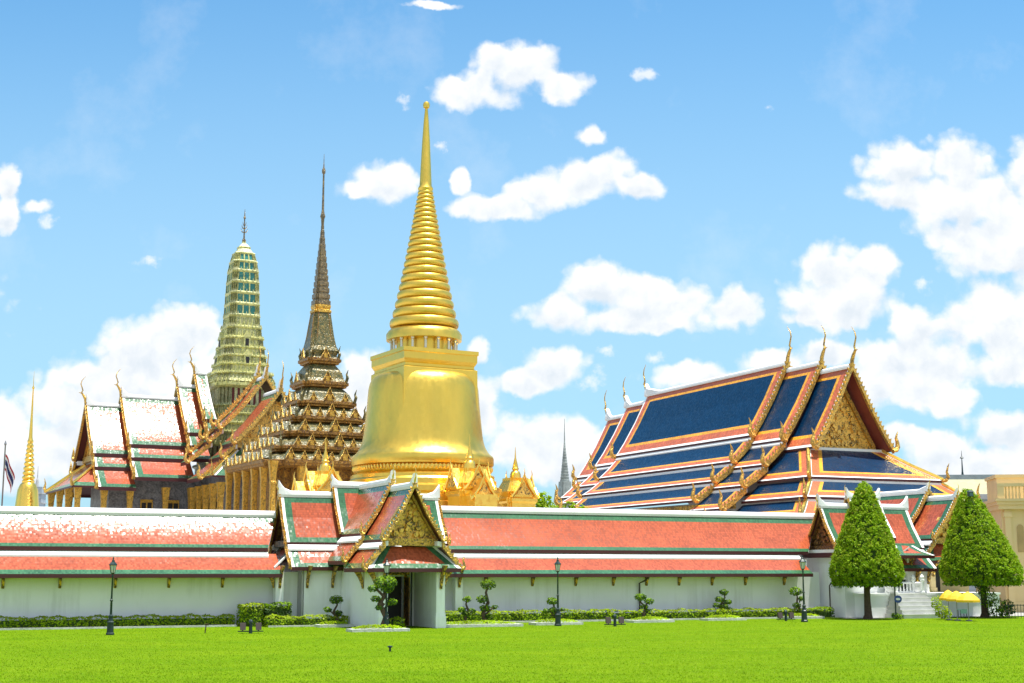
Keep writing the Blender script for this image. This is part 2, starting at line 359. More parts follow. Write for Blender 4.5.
# ------------------------------------------------------------------ mesh builder
class MB:
    def __init__(s): s.v, s.f, s.m, s.uv, s.mats = [], [], [], [], []

    def mi(s, m):
        if m not in s.mats: s.mats.append(m)
        return s.mats.index(m)

    def face(s, pts, m, uv=None):
        i = len(s.v); s.v += [tuple(p) for p in pts]
        s.f.append(tuple(range(i, i + len(pts)))); s.m.append(s.mi(m)); s.uv.append(uv)

    def mesh(s, verts, faces, m):
        i = len(s.v); s.v += [tuple(p) for p in verts]; k = s.mi(m)
        for f in faces:
            s.f.append(tuple(i + j for j in f)); s.m.append(k); s.uv.append(None)

    def box(s, x0, x1, y0, y1, z0, z1, m):
        v = [(x, y, z) for z in (z0, z1) for y in (y0, y1) for x in (x0, x1)]
        s.mesh(v, [(0, 2, 3, 1), (4, 5, 7, 6), (0, 1, 5, 4), (2, 6, 7, 3), (0, 4, 6, 2), (1, 3, 7, 5)], m)

    def loft(s, loops, m, cap=True, mats=None):
        n = len(loops[0]); i = len(s.v)
        for l in loops: s.v += [tuple(p) for p in l]
        for k in range(len(loops) - 1):
            mm = s.mi(mats[k] if mats else m)
            for j in range(n):
                a, b = i + k * n + j, i + k * n + (j + 1) % n
                s.f.append((a, b, b + n, a + n)); s.m.append(mm); s.uv.append(None)
        if cap:
            s.f.append(tuple(i + j for j in reversed(range(n)))); s.m.append(s.mi(mats[0] if mats else m)); s.uv.append(None)
            e = i + (len(loops) - 1) * n
            s.f.append(tuple(e + j for j in range(n))); s.m.append(s.mi(mats[-1] if mats else m)); s.uv.append(None)

    def lathe(s, prof, m, c=(0, 0), seg=32, mats=None, ph=0.0):
        s.loft([[(c[0] + r * math.cos(ph + 2 * math.pi * j / seg), c[1] + r * math.sin(ph + 2 * math.pi * j / seg), z) for j in range(seg)] for r, z in prof], m, mats=mats)

    def stack(s, poly, prof, m, c=(0, 0), mats=None):
        """poly: outline at half size 1; prof: (half size, z)"""
        s.loft([[(c[0] + r * x, c[1] + r * y, z) for x, y in poly] for r, z in prof], m, mats=mats)

    def tube(s, pts, rad, m, seg=6):
        pts = [Vector(p) for p in pts]; loops = []
        x = None
        for i, p in enumerate(pts):
            d = (pts[min(i + 1, len(pts) - 1)] - pts[max(i - 1, 0)]).normalized()
            if x is None: x = d.cross(Vector((0, 0, 1)) if abs(d.z) < .9 else Vector((1, 0, 0)))
            x = (x - d * x.dot(d)).normalized(); y = d.cross(x)
            r = rad[i] if isinstance(rad, (list, tuple)) else rad
            loops.append([p + (x * math.cos(2 * math.pi * j / seg) + y * math.sin(2 * math.pi * j / seg)) * r for j in range(seg)])
        s.loft(loops, m)

    def prism(s, poly, T0, T1, m):
        """a flat outline given twice, front and back"""
        n = len(poly); i = len(s.v)
        s.v += [tuple(T0(*p)) for p in poly] + [tuple(T1(*p)) for p in poly]
        k = s.mi(m)
        for f in [tuple(range(n))[::-1], tuple(range(n, 2 * n))] + [(j, (j + 1) % n, n + (j + 1) % n, n + j) for j in range(n)]:
            s.f.append(tuple(i + q for q in f)); s.m.append(k); s.uv.append(None)

    def build(s, name, parent=None, smooth=None, fix=True):
        me = bpy.data.meshes.new(name)
        me.from_pydata(s.v, [], s.f)
        for m in s.mats: me.materials.append(m)
        me.polygons.foreach_set('material_index', s.m)
        if any(u is not None for u in s.uv):
            lay = me.uv_layers.new(name='UVMap'); k = 0; flat = []
            for f, u in zip(s.f, s.uv):
                for j in range(len(f)): flat += list(u[j]) if u else [0.0, 0.0]
            lay.data.foreach_set('uv', flat)
        if fix:
            bm = bmesh.new(); bm.from_mesh(me)
            bmesh.ops.recalc_face_normals(bm, faces=bm.faces[:]); bm.to_mesh(me); bm.free()
        if smooth is not None:
            me.polygons.foreach_set('use_smooth', [True] * len(me.polygons))
            me.set_sharp_from_angle(angle=R(smooth))
        me.update()
        o = bpy.data.objects.new(name, me); col.objects.link(o)
        if parent: o.parent = parent
        return o


def tag(o, label, cat, group=None):
    o['label'] = label; o['category'] = cat
    if group: o['group'] = group
    return o


def thing(name, label, cat, loc, rz=0.0, group=None):
    o = bpy.data.objects.new(name, None); o.empty_display_size = .5
    col.objects.link(o); o.location = loc; o.rotation_euler = (0, 0, rz)
    return tag(o, label, cat, group)


def part_copy(src, parent, loc, rz=0.0, sc=1.0):
    c = src.copy(); col.objects.link(c); c.parent = parent
    c.location = loc; c.rotation_euler = (0, 0, rz); c.scale = (sc, sc, sc) if not isinstance(sc, tuple) else sc
    return c


def copy_tree(o, parent=None):
    c = o.copy(); col.objects.link(c)
    if parent is not None: c.parent = parent
    for ch in list(o.children): copy_tree(ch, c)
    return c


# ------------------------------------------------------------------ Thai roof kit (works in each building's own a, b, z)
def T_u(bc): return lambda s, w, z: (s, bc + w, z)


def T_n(ac): return lambda s, w, z: (ac + w, s, z)


def panel(m, T, side, prof, s0, s1, bands, field, edges='tblr', scale=None, th=.14, hip0=0.0, hip1=0.0, under=MAROON, rim=WHITE, eave=MAROON, bottom=None, eh=.26):
    """one roof slope with coloured borders. prof: (w, z) from top to bottom"""
    L = [0]
    for i in range(1, len(prof)): L.append(L[-1] + math.hypot(prof[i][0] - prof[i - 1][0], prof[i][1] - prof[i - 1][1]))
    tot = L[-1]; scale = scale or {}
    cum = []; c = 0
    for w_, mm in bands: c += w_; cum.append((c, mm))

    def pos(d):
        d = min(max(d, 0), tot)
        for i in range(1, len(L)):
            if d <= L[i] + 1e-9:
                t = (d - L[i - 1]) / (L[i] - L[i - 1]); break
        return (prof[i - 1][0] + t * (prof[i][0] - prof[i - 1][0]), prof[i - 1][1] + t * (prof[i][1] - prof[i - 1][1]))
    w0, w1 = prof[0][0], prof[-1][0]

    def lim(d):
        w, z = pos(d); t = (w - w0) / max(w1 - w0, 1e-6)
        return s0 - hip0 * t, s1 + hip1 * t
    sct = {e: scale.get(e, 1.0) for e in 'tblr'}
    cumb = cum
    if bottom:
        cumb = []; c = 0
        for w_, mm in bottom: c += w_; cumb.append((c, mm))
    wt = cum[-1][0] if cum else 0
    room = (s1 - s0) / 2 * .9
    for e in 'lr':
        if wt * sct[e] > room and wt: sct[e] = room / wt
    v = {0.0, tot} | set(L)
    for cc, _ in cum:
        if 't' in edges: v.add(min(cc * sct['t'], tot))
    for cc, _ in cumb:
        if 'b' in edges: v.add(max(tot - cc * sct['b'], 0))
    v = sorted(v); v = [x for i, x in enumerate(v) if i == 0 or x - v[i - 1] > 1e-4]
    lo = [0.0] + ([cc * sct['l'] for cc, _ in cum] if 'l' in edges else [])
    ro = [0.0] + ([cc * sct['r'] for cc, _ in cum] if 'r' in edges else [])
    cols = [('l', x) for x in lo] + [('r', x) for x in reversed(ro)]

    def S(cidx, d):
        k, x = cols[cidx]; a, b_ = lim(d)
        return a + x if k == 'l' else b_ - x

    def mat_at(dt, db, dl, dr):
        best = None
        for e, d in (('t', dt), ('b', db), ('l', dl), ('r', dr)):
            if e not in edges: continue
            tab = cumb if e == 'b' else cum
            for i, (cc, mm) in enumerate(tab):
                if d < cc * sct[e]:
                    rank = i + len(cum) - len(tab)
                    if best is None or rank < best[0]: best = (rank, mm)
                    break
        return field if best is None else best[1]
    for i in range(len(v) - 1):
        dm = (v[i] + v[i + 1]) / 2
        for j in range(len(cols) - 1):
            dl = (cols[j][1] + cols[j + 1][1]) / 2 if cols[j][0] == 'l' and cols[j + 1][0] == 'l' else (1e9 if cols[j + 1][0] == 'r' else 0)
            dr = (cols[j][1] + cols[j + 1][1]) / 2 if cols[j][0] == 'r' and cols[j + 1][0] == 'r' else (1e9 if cols[j][0] == 'l' else 0)
            mm = mat_at(dm, tot - dm, dl, dr)
            q = [(S(j, v[i]), v[i]), (S(j + 1, v[i]), v[i]), (S(j + 1, v[i + 1]), v[i + 1]), (S(j, v[i + 1]), v[i + 1])]
            pts = []
            for s_, d_ in q:
                w, z = pos(d_); pts.append(T(s_, side * w, z))
            if side > 0: pts, q = pts[::-1], q[::-1]
            m.face(pts, mm, [(s_ + 50, -d_ + 50) for s_, d_ in q])
    # underside and rims
    ks = sorted(set(L))
    for i in range(len(ks) - 1):
        A, B = ks[i], ks[i + 1]
        for lower in (True,):
            pts = []
            for d_, e in ((A, 0), (A, 1), (B, 1), (B, 0)):
                w, z = pos(d_); pts.append(T(lim(d_)[e], side * w, z - th))
            m.face(pts, under)
        for e in (0, 1):
            (wA, zA), (wB, zB) = pos(A), pos(B)
            m.face([T(lim(A)[e], side * wA, zA), T(lim(B)[e], side * wB, zB), T(lim(B)[e], side * wB, zB - th), T(lim(A)[e], side * wA, zA - th)], rim)
    for d_, mm, e_ in ((0, rim, th), (tot, eave, eh)):
        w, z = pos(d_); a, b_ = lim(d_)
        m.face([T(a, side * w, z), T(b_, side * w, z), T(b_, side * w, z - e_), T(a, side * w, z - e_)], mm)


def ridge_cap(m, T, s0, s1, z, r=.22, up0=0.0, up1=0.0, mt=None):
    """white stucco ridge; its free ends sweep upwards"""
    mt = mt or WHITE
    pts = []; n = 9
    for i in range(n + 1):
        t = i / n; s_ = s0 + (s1 - s0) * t
        lift = up0 * max(0, 1 - (s_ - s0) / (1.2 * max(up0, .01)) if up0 else 0) ** 2 + (up1 * max(0, 1 - (s1 - s_) / (1.2 * up1)) ** 2 if up1 else 0)
        pts.append((s_, z + lift))
    if up0: pts.insert(1, (s0 + .35 * up0, z + up0 * (1 - .29) ** 2))
    if up1: pts.insert(-1, (s1 - .35 * up1, z + up1 * (1 - .29) ** 2))
    loops = []
    for s_, zz in pts:
        loops.append([T(s_, w, h) for w, h in ((-r * 1.1, z - .3), (r * 1.1, z - .3), (r * 1.25, z - .12), (r * 1.05, zz + r * .35), (r * .6, zz + r * .8), (0, zz + r), (-r * .6, zz + r * .8), (-r * 1.05, zz + r * .35), (-r * 1.25, z - .12))])
    m.loft(loops, mt)


def bargeboard(parent, T, s, out, prof, size, sides=(-1, 1), m=None, edge=None):
    """gilt gable board with its row of flame fins; one part for each side of the gable"""
    m = m or BARGE; edge = edge or m
    for sd in sides:
        b = MB()
        s_a, s_b = s - out * .05, s + out * size * .5
        loops = []
        for w, z in prof:
            loops.append([T(s_a, sd * w, z + size * .3), T(s_b, sd * w, z + size * .3), T(s_b, sd * w, z - size * .75), T(s_a, sd * w, z - size * .75)])
        b.loft(loops, m)
        for i in range(1, len(prof)):
            (w0, z0), (w1, z1) = prof[i - 1], prof[i]
            ln = math.hypot(w1 - w0, z1 - z0); k = max(1, int(ln / (size * .8)))
            tx, tz = (w1 - w0) / ln, (z1 - z0) / ln
            nx, nz = -tz, tx
            if nz < 0: nx, nz = -nx, -nz
            for q in range(k):
                t = (q + .5) / k
                cw, cz = w0 + (w1 - w0) * t, z0 + (z1 - z0) * t + size * .25
                hs = size * .33
                tri = [(cw - tx * hs, cz - tz * hs), (cw + tx * hs, cz + tz * hs), (cw + nx * size * .55 - tx * hs * .5, cz + nz * size * .75 - tz * hs * .3)]
                b.prism(tri, lambda w, z: T(s_a + out * size * .15, sd * w, z), lambda w, z: T(s_b - out * size * .1, sd * w, z), edge)
        b.build('bargeboard', parent)


def chofa(parent, T, s, out, z, h, m=None):
    pts = [(0, -.12), (.03, .1), (.1, .24), (.19, .36), (.14, .45), (.18, .57), (.23, .7), (.19, .85), (.05, 1.02)]
    rad = [.075, .07, .062, .04, .034, .03, .026, .02, .006]
    b = MB()
    b.tube([T(s + out * p * h, 0, z + q * h) for p, q in pts], [r * h * (.95 if h < 2 else .78) for r in rad], m or BARGE, 6)
    b.tube([T(s + out * (.14 * h), 0, z + .33 * h), T(s + out * (.30 * h), 0, z + .36 * h)], [.035 * h, .004 * h], m or BARGE, 5)
    return b.build('roof_finial', parent, 50)


def eave_finial(parent, T, s, out, w, z, h, sides=(-1, 1), m=None):
    pts = [(-.1, -.1), (.12, -.05), (.26, .15), (.24, .4), (.16, .62), (.22, .82), (.3, 1.0)]
    rad = [.12, .15, .14, .11, .08, .05, .012]
    for sd in sides:
        b = MB()
        b.tube([T(s + out * .15 * h, sd * (w + p * h), z + q * h) for p, q in pts], [r * h for r in rad], m or BARGE, 6)
        b.build('eave_finial', parent, 50)


def pediment(parent, T, s, out, wb, zb, wt, zt, thick=.25, m=None, frame=None, beam=.5, relief=26, rs=1.0):
    m = m or PEDI; frame = frame or BARGE
    b = MB()
    b.prism([(-wb, zb), (wb, zb), (wt, zt), (0, zt + wt * 1.3), (-wt, zt)], lambda w, z: T(s, w, z), lambda w, z: T(s - out * thick, w, z), m)
    # inner figure and scrolls in relief
    for k in range(relief):
        t = rnd.random() ** 1.3; z = zb + .2 + (zt - zb) * .85 * t
        half = wb * (1 - (z - zb) / (zt - zb + .01)) * .85
        w = rnd.uniform(-half, half); r = .07 * rs * (zt - zb) * rnd.uniform(.5, 1.1); dp = .16 * rnd.uniform(.6, 1.7)
        b.prism([(w + r * math.cos(q * 1.0472), z + r * math.sin(q * 1.0472)) for q in range(6)], lambda w_, z_: T(s + out * dp, w_, z_), lambda w_, z_: T(s - out * .05, w_, z_), m)
    b.build('pediment', parent)
    f = MB()
    fr = .07 * (zt - zb)
    for sd in (-1, 1):
        f.loft([[T(s + out * .3, sd * w, z), T(s + out * .3, sd * (w + fr), z + fr * .3), T(s - out * .1, sd * (w + fr), z + fr * .3), T(s - out * .1, sd * w, z)] for w, z in ((wb, zb), (0, zt + fr))], frame)
    b0 = f
    v = [T(s + q, w, z) for z in (zb - beam, zb + .02) for w in (-wb * 1.08, wb * 1.08) for q in (-out * .15, out * .4)]
    f.mesh(v, [(0, 2, 3, 1), (4, 5, 7, 6), (0, 1, 5, 4), (2, 6, 7, 3), (0, 4, 6, 2), (1, 3, 7, 5)], frame)
    f.build('pediment_frame', parent)


TILEB = [(.26, WHITE), (.5, GREEN)]
GB = [(.42, GREEN)]
GB2 = [(1.4, GREEN)]


def bracket_mesh(m, T=lambda x, y, z: (x, y, z), h=1.0, d=.75):
    """slender gilt eave bracket: foot on the wall at origin, head out and up"""
    m.loft([[T(x + dx, y, z) for dx, y, z in ((-.07, yy - .03, zz), (.07, yy - .03, zz), (.10, yy + wd, zz + .03), (-.10, yy + wd, zz + .03))] for x, yy, zz, wd in
            ((0, -.06, 0, .05), (0, -.16, .25 * h, .15), (0, -.32 * d, .5 * h, .26), (0, -.62 * d, .8 * h, .42), (0, -d, h, .6))], CARVED)


# ------------------------------------------------------------------ ground
def flat(name, pts, z, m):
    b = MB(); b.face([(x, y, z) for x, y in pts], m)
    o = b.build(name); o['kind'] = 'structure'; return o


def grass_mat():
    m = bpy.data.materials.new('mown_grass'); m.use_nodes = True
    nt = m.node_tree; b = nt.nodes['Principled BSDF']; N = nt.nodes.new; lk = nt.links.new
    b.inputs['Roughness'].default_value = .9; b.inputs['Specular IOR Level'].default_value = .02
    tc = N('ShaderNodeTexCoord')

    def nz(scale, det, vec=None):
        n = N('ShaderNodeTexNoise'); n.inputs['Scale'].default_value = scale; n.inputs['Detail'].default_value = det
        lk(vec or tc.outputs['Object'], n.inputs['Vector']); return n.outputs['Fac']
    r = N('ShaderNodeValToRGB')
    r.color_ramp.elements[0].position = .34; r.color_ramp.elements[0].color = (.085, .172, .003, 1)
    r.color_ramp.elements[1].position = .66; r.color_ramp.elements[1].color = (.140, .222, .005, 1)
    st = N('ShaderNodeVectorMath'); st.operation = 'MULTIPLY'; st.inputs[1].default_value = (.16, .34, 1); lk(tc.outputs['Object'], st.inputs[0])
    a = N('ShaderNodeMath'); a.operation = 'MULTIPLY_ADD'; lk(nz(1.1, 5, st.outputs[0]), a.inputs[0]); a.inputs[1].default_value = .5
    a2 = N('ShaderNodeMath'); a2.operation = 'MULTIPLY_ADD'; lk(nz(.12, 6), a2.inputs[0]); a2.inputs[1].default_value = .35
    a3 = N('ShaderNodeMath'); a3.operation = 'MULTIPLY'; lk(nz(9, 4), a3.inputs[0]); a3.inputs[1].default_value = .25
    lk(a3.outputs[0], a2.inputs[2]); lk(a2.outputs[0], a.inputs[2]); 
    sb = N('ShaderNodeMath'); sb.operation = 'SUBTRACT'; lk(a.outputs[0], sb.inputs[0]); sb.inputs[1].default_value = .05
    lk(sb.outputs[0], r.inputs[0]); lk(r.outputs[0], b.inputs['Base Color'])
    bp = N('ShaderNodeBump'); bp.inputs['Strength'].default_value = .6; bp.inputs['Distance'].default_value = .06
    lk(nz(14, 4), bp.inputs['Height']); lk(bp.outputs[0], b.inputs['Normal'])
    return m


GRASS = grass_mat()
PAVE = mat('pale_paving', (.34, .33, .30), .85, var=.15, scale=.3)
flat('ground', [(-2500, -300), (2500, -300), (2500, 3500), (-2500, 3500)], -.02, PAVE)
pl = [W(-140, 3.1), W(29.2, 3.1), W(29.2, -0.4), W(90, -.4), W(90, -200), W(-140, -140)]
flat('lawn', [(p.x, p.y) for p in pl], .0, GRASS)

# ------------------------------------------------------------------ gallery walls (cloister) on both sides of the gate
def gallery(a0, a1, zr, bracket_as, label):
    ac = (a0 + a1) / 2
    r = thing('gallery_wall', label, 'cloister wall', W(ac, 4.4), G, 'cloister walls of the temple')
    s0, s1 = a0 - ac, a1 - ac
    b = MB(); b.box(s0, s1 + (3.5 if a0 < -20 else 0), 0, .6, 0, 3.6, WALLW); b.box(s0, s1 - 1.2, 0, .6, 3.6, 4.6, WALLW); b.box(s0, s1, -.08, -.003, 0, .45, WALLW)
    b.build('wall', r)
    T = T_u(2.6)
    sl = 1.1 if a0 < -20 else 1.6
    lw = .6 if a0 < -20 else -1.9
    zb = 5.25
    prof = []
    for k in range(11):
        q = k / 10; prof.append((2.6 * q, zr - .1 - (zr - .1 - zb) * (1.24 * q - .24 * q * q)))
    for sd in (-1, 1):
        b = MB(); panel(b, T, sd, prof, s0, s1 + sl, [(.5, GREEN)], RED, 'tb', {'t': 1.5, 'b': .75}, hip1=-sl if a0 < -20 else -2.6); b.build('upper_roof', r)
        b = MB(); panel(b, T, sd, [(2.45, 4.84), (3.4, 4.14), (4.4, 3.48)], s0, s1 + lw, [(.5, GREEN)], RED, 'b', {'b': 1.0}); b.build('lower_roof', r)
        b = MB(); b.loft([[(s, sd * (w) + 2.6, z) for w, z in ((2.2, 4.7), (2.82, 4.58), (2.82, 4.70), (2.5, 4.99), (2.2, 5.0))] for s in (s0, s1 + min(lw, 0))], WHITE); b.build('roof_band', r)
    b = MB(); ridge_cap(b, T, s0, s1 + sl, zr, .2); b.build('ridge', r)
    src = None
    for a in bracket_as:
        if src is None:
            b = MB(); bracket_mesh(b, h=.95, d=.8); src = b.build('eave_bracket', r); src.location = (a - ac, -.01, 2.55)
        else: part_copy(src, r, (a - ac, -.01, 2.55))
    return r


gl = gallery(-62, -16.5, 7.7, [-33.7 - 3.55 * k for k in (3, 2, 1)] + [-33.7, -30.2, -26.7, -23.2, -19.6],
             'long white cloister wall with glinting red tiled roof, left of the gate pavilion')
gr = gallery(-4.2, 29.5, 8.3, [-.2, 3.6, 7.2, 10.4, 13.3, 16.2, 19.2, 22.3, 26.0],
             'long white cloister wall with matt red tiled roof between the two pavilions')


def cross_wing(r, half, zr, tier_half, z_tier, bc=0.0, ends=(-1, 1), skirts=True, low0=None):
    """a roof along u with a raised middle tier, skirts at the gable ends"""
    T = T_u(bc)
    dz = z_tier - zr

    def up(z): return [(0, z), (.9, z - 1.75), (2.1, z - 3.5)]
    lowp = [(2.0, zr - 3.78), (2.7, zr - 4.5), (3.5, zr - 5.2)]
    for sd in (-1, 1):
        for e in (-1, 1):
            q = sorted((e * half, e * tier_half * .9))
            b = MB(); panel(b, T, sd, up(zr), q[0], q[1], TILEB, RED, 'tb' + ('l' if e < 0 else 'r'), bottom=GB); b.build('wing_roof', r)
        b = MB(); panel(b, T, sd, up(z_tier), -tier_half, tier_half, TILEB, RED, 'tblr', bottom=GB); b.build('middle_roof', r)
        b = MB(); panel(b, T, sd, lowp, -half if low0 is None else low0, half, TILEB, RED, 'blr', bottom=GB); b.build('lower_roof', r)
    b = MB(); ridge_cap(b, T, -half - .1, -tier_half * .9, zr, .17, .75, 0); ridge_cap(b, T, tier_half * .9, half + .1, zr, .17, 0, .75)
    ridge_cap(b, T, -tier_half - .1, tier_half + .1, z_tier, .17, .55, .55)
    b.build('ridge', r)
    b = MB()
    for sd in (-1, 1): b.loft([[(s, bc + sd * w, z) for w, z in ((1.75, zr - 3.9), (2.42, zr - 4.1), (2.42, zr - 3.98), (2.05, zr - 3.62), (1.75, zr - 3.6))] for s in (-half + .1 if low0 is None else low0 + .1, half - .1)], WHITE)
    b.build('roof_band', r)
    for e in ends:
        bargeboard(r, T, e * half, e, up(zr), .24)
        if skirts: bargeboard(r, T, e * half, e, lowp, .22); eave_finial(r, T, e * half, e, 3.5, zr - 5.2, .75)
        eave_finial(r, T, e * half, e, 2.1, zr - 3.5, .75)
        chofa(r, T, e * (half + .05), e, zr + .1, .9, GOLDS)
        bargeboard(r, T, e * tier_half, e, up(z_tier), .2); chofa(r, T, e * (tier_half + .05), e, z_tier + .1, .8, GOLDS)
        pediment(r, T, e * (half - .55), e, 1.75, zr - 3.4, .3, zr - .9, m=DARKGILT, frame=DARKGILT, beam=.4)
        b = MB()
        if not skirts:
            q = sorted((e * (half - .5), e * (half + .25)))
            b.box(q[0], q[1], bc - 2.3, bc + 2.3, zr - 3.95, zr - 3.7, WHITE); b.box(q[0], q[1] - .02, bc - 2.25, bc + 2.25, zr - 4.35, zr - 3.953, MAROON)
            b.build('end_cornice', r); continue
        panel(b, lambda s, w, z: (e * (half - .55 + w - 1.9), bc + s, z), 1, [(1.9, zr - 3.85), (2.6, zr - 4.5), (3.5, zr - 5.2)], -1.9, 1.9, TILEB, RED, 'blr', bottom=GB, hip0=1.2, hip1=1.2)
        b.build('end_skirt_roof', r)


def skirted_porch(r, tiers, wu, hip, zlow, Tn, out=-1, back=None, skirt=True, bw=.32, ped=True):
    """front facing gables: tiers = [(s_front, s_back, ridge z)], nearest first"""
    for i, (sf, sb, z) in enumerate(tiers):
        up = [(0, z), (wu * .43, z - 1.8), (wu, z - 3.6)]
        lo = [(wu * .96, z - 3.9), (wu + .55, z - 4.6), (wu + 1.25, z - 5.45)]
        q = sorted((sf, sb))
        qe = min(q[1], -2.2) if len(tiers) > 1 and back is None and i == len(tiers) - 1 else q[1]
        for sd in (-1, 1):
            b = MB(); panel(b, Tn, sd, up, q[0], q[1], TILEB, RED, 'tbl', bottom=GB); b.build('porch_roof', r)
            b = MB(); panel(b, Tn, sd, lo, q[0], qe - .4 if qe < q[1] else q[1], TILEB, RED, 'bl', bottom=GB); b.build('porch_lower_roof', r)
            b = MB(); b.loft([[Tn(s, sd * w, zz) for w, zz in ((wu - .35, z - 4.0), (wu + .34, z - 4.22), (wu + .34, z - 4.1), (wu - .03, z - 3.74), (wu - .35, z - 3.7))] for s in (q[0] + .1, qe)], WHITE); b.build('porch_roof_band', r)
        b = MB(); ridge_cap(b, Tn, q[0] - .1, q[1], z, .17, .55, 0); b.build('porch_ridge', r)
        bargeboard(r, Tn, sf, out, up, bw); bargeboard(r, Tn, sf, out, lo, bw)
        eave_finial(r, Tn, sf, out, wu, z - 3.6, .8); eave_finial(r, Tn, sf, out, wu + 1.25, z - 5.45, .8)
        chofa(r, Tn, sf + out * .05, out, z + .1, 1.0, GOLDS)
        if i == 0 and ped:
            pediment(r, Tn, sf - out * 1.05, out, wu * .88, z - 3.55, .25, z - .85, beam=.45)
            if skirt:
                b = MB()
                panel(b, lambda s, w, zz: Tn(sf - out * 1.05 + out * (w - 1.9), s, zz), 1, [(1.9, z - 4.05), (2.6, z - 4.75), (3.3, z - 5.45)], -wu * .95, wu * .95, TILEB, RED, 'blr', bottom=GB, hip0=1.25, hip1=1.25)
                b.build('front_skirt_roof', r)


def bracket_pair(r, pts, rz, h=1.5, d=1.1):
    src = None
    for (x, y, z), ang in zip(pts, rz):
        if src is None:
            b = MB(); bracket_mesh(b, h=h, d=d); src = b.build('eave_bracket', r); src.location = (x, y, z); src.rotation_euler = (0, 0, ang)
        else: part_copy(src, r, (x, y, z), ang)


# ------------------------------------------------------------------ gate pavilion
g = thing('gate_pavilion', 'white gate pavilion with gilt gable and open doorway, between two long cloister walls', 'gate', W(-9.3, 6.2), G)
cross_wing(g, 6.0, 9.15, 2.1, 9.9)
Tg = T_n(0)
skirted_porch(g, [(-11.35, -6.9, 9.3), (-7.0, 0, 9.8)], 2.05, 1.25, 4, Tg)
b = MB()
b.box(-4.9, -2.1, -3.0, 3.0, 0, 4.15, WALLW); b.box(2.1, 4.9, -3.0, 3.0, 0, 4.15, WALLW); b.box(-2.1, 2.1, -2.99, 3.0, 3.9, 4.15, WALLW)
b.box(-4.95, -2.12, -3.06, -3.003, 0, .5, WALLW)
b.build('wall', g)
for sd in (-1, 1):
    b = MB(); b.box(sd * 1.97 - .3, sd * 1.97 + .3, -11.2, -3.1, 0, 4.25, WALLW)
    b.box(sd * 1.97 - .36, sd * 1.97 + .36, -11.28, -10.6, .0, .75, WALLW); b.box(sd * 1.97 - .33, sd * 1.97 + .33, -11.24, -10.64, .752, .95, WALLW)
    b.build('porch_wall', g)
    b = MB()
    for y in (-2.6, 2.6):
        b.box(sd * 6.6 - .28, sd * 6.6 + .28, y - .3, y + .3, 0, 3.95, WALLW)
    b.box(sd * 5.0 - .05, sd * 5.0 + .05, -2.9, 2.9, 0, 4.1, GREY)  # white end wall of the open bay; its shade is painted in as grey
    b.build('end_pillars', g)
b = MB(); b.box(-1.66, 1.66, -6.96, -6.6, 3.3, 5.0, WALLW); b.box(-1.66, -.95, -6.96, -6.6, 0, 3.298, WALLW); b.box(.95, 1.66, -6.96, -6.6, 0, 3.298, WALLW)
b.build('door_wall', g)
b = MB(); b.box(-1.1, -.93, -7.06, -6.965, 0, 3.4, CARVED); b.box(.93, 1.1, -7.06, -6.965, 0, 3.4, CARVED); b.box(-1.25, 1.25, -7.1, -6.967, 3.402, 3.75, CARVED)
b.build('door_frame', g)
b = MB(); b.box(-.93, .93, -6.5, -6.45, 0, 3.3, DARK); b.build('doorway', g)
for sd in (-1, 1):
    b = MB(); b.box(sd * .97 - .04, sd * .97 + .04, -7.95, -7.1, .05, 3.25, DARKGILT); b.build('door_leaf', g)
b = MB(); b.tube([(1.25, -7.6, 0), (1.25, -7.6, 3.9)], .06, IRON, 8); b.build('rain_pipe', g)
zb_ = 2.5
bracket_pair(g, [(-1.97, -11.22, zb_), (1.97, -11.22, zb_), (2.29, -10.8, zb_), (-2.29, -10.8, zb_), (2.29, -8, zb_), (-2.29, -8, zb_), (-6.6, -2.92, zb_), (-4.7, -3.02, zb_), (-6.9, -2.6, zb_), (-2.9, -3.02, zb_), (6.6, -2.92, zb_)],
             [0, 0, math.pi / 2, -math.pi / 2, math.pi / 2, -math.pi / 2, 0, 0, -math.pi / 2, 0, 0])

# ------------------------------------------------------------------ right pavilion, its terrace, stairs and the hall with a front gable
g2 = thing('corner_pavilion', 'white pavilion with red roof half hidden behind the free standing cone tree', 'pavilion', W(34.1, 4.3), G)
cross_wing(g2, 4.5, 9.1, 1.6, 9.9, ends=(-1,), skirts=False, low0=-.6)
b = MB(); b.box(-4.1, 4.4, -2.6, 2.6, 0, 4.35, WALLW); b.box(-4.1, -.7, -2.45, 2.45, 4.353, 5.0, WALLW); b.build('wall', g2)
b = MB(); b.box(-4.5, -.62, -2.95, 2.6, 5.0, 5.16, MAROON); b.box(-4.6, -.62, -3.05, 2.6, 5.163, 5.36, WHITE); b.build('cornice', g2)
b = MB()
for k in range(3): b.box(-.1 + k * 1.35, .75 + k * 1.35, -2.68, -2.605, 1.95, 3.0, DARK)
b.build('window', g2)
b = MB(); b.box(-.2, 3.7, -2.75, -2.69, 3.0, 3.15, WHITE); b.box(-.2, 3.7, -2.75, -2.69, 1.8, 1.945, WHITE); b.build('window_trim', g2)
bracket_pair(g2, [(-3.4, -2.62, 2.6), (4.2, -2.7, 2.6), (3.0, -2.7, 2.6)], [0, 0, 0], 1.3, .9)

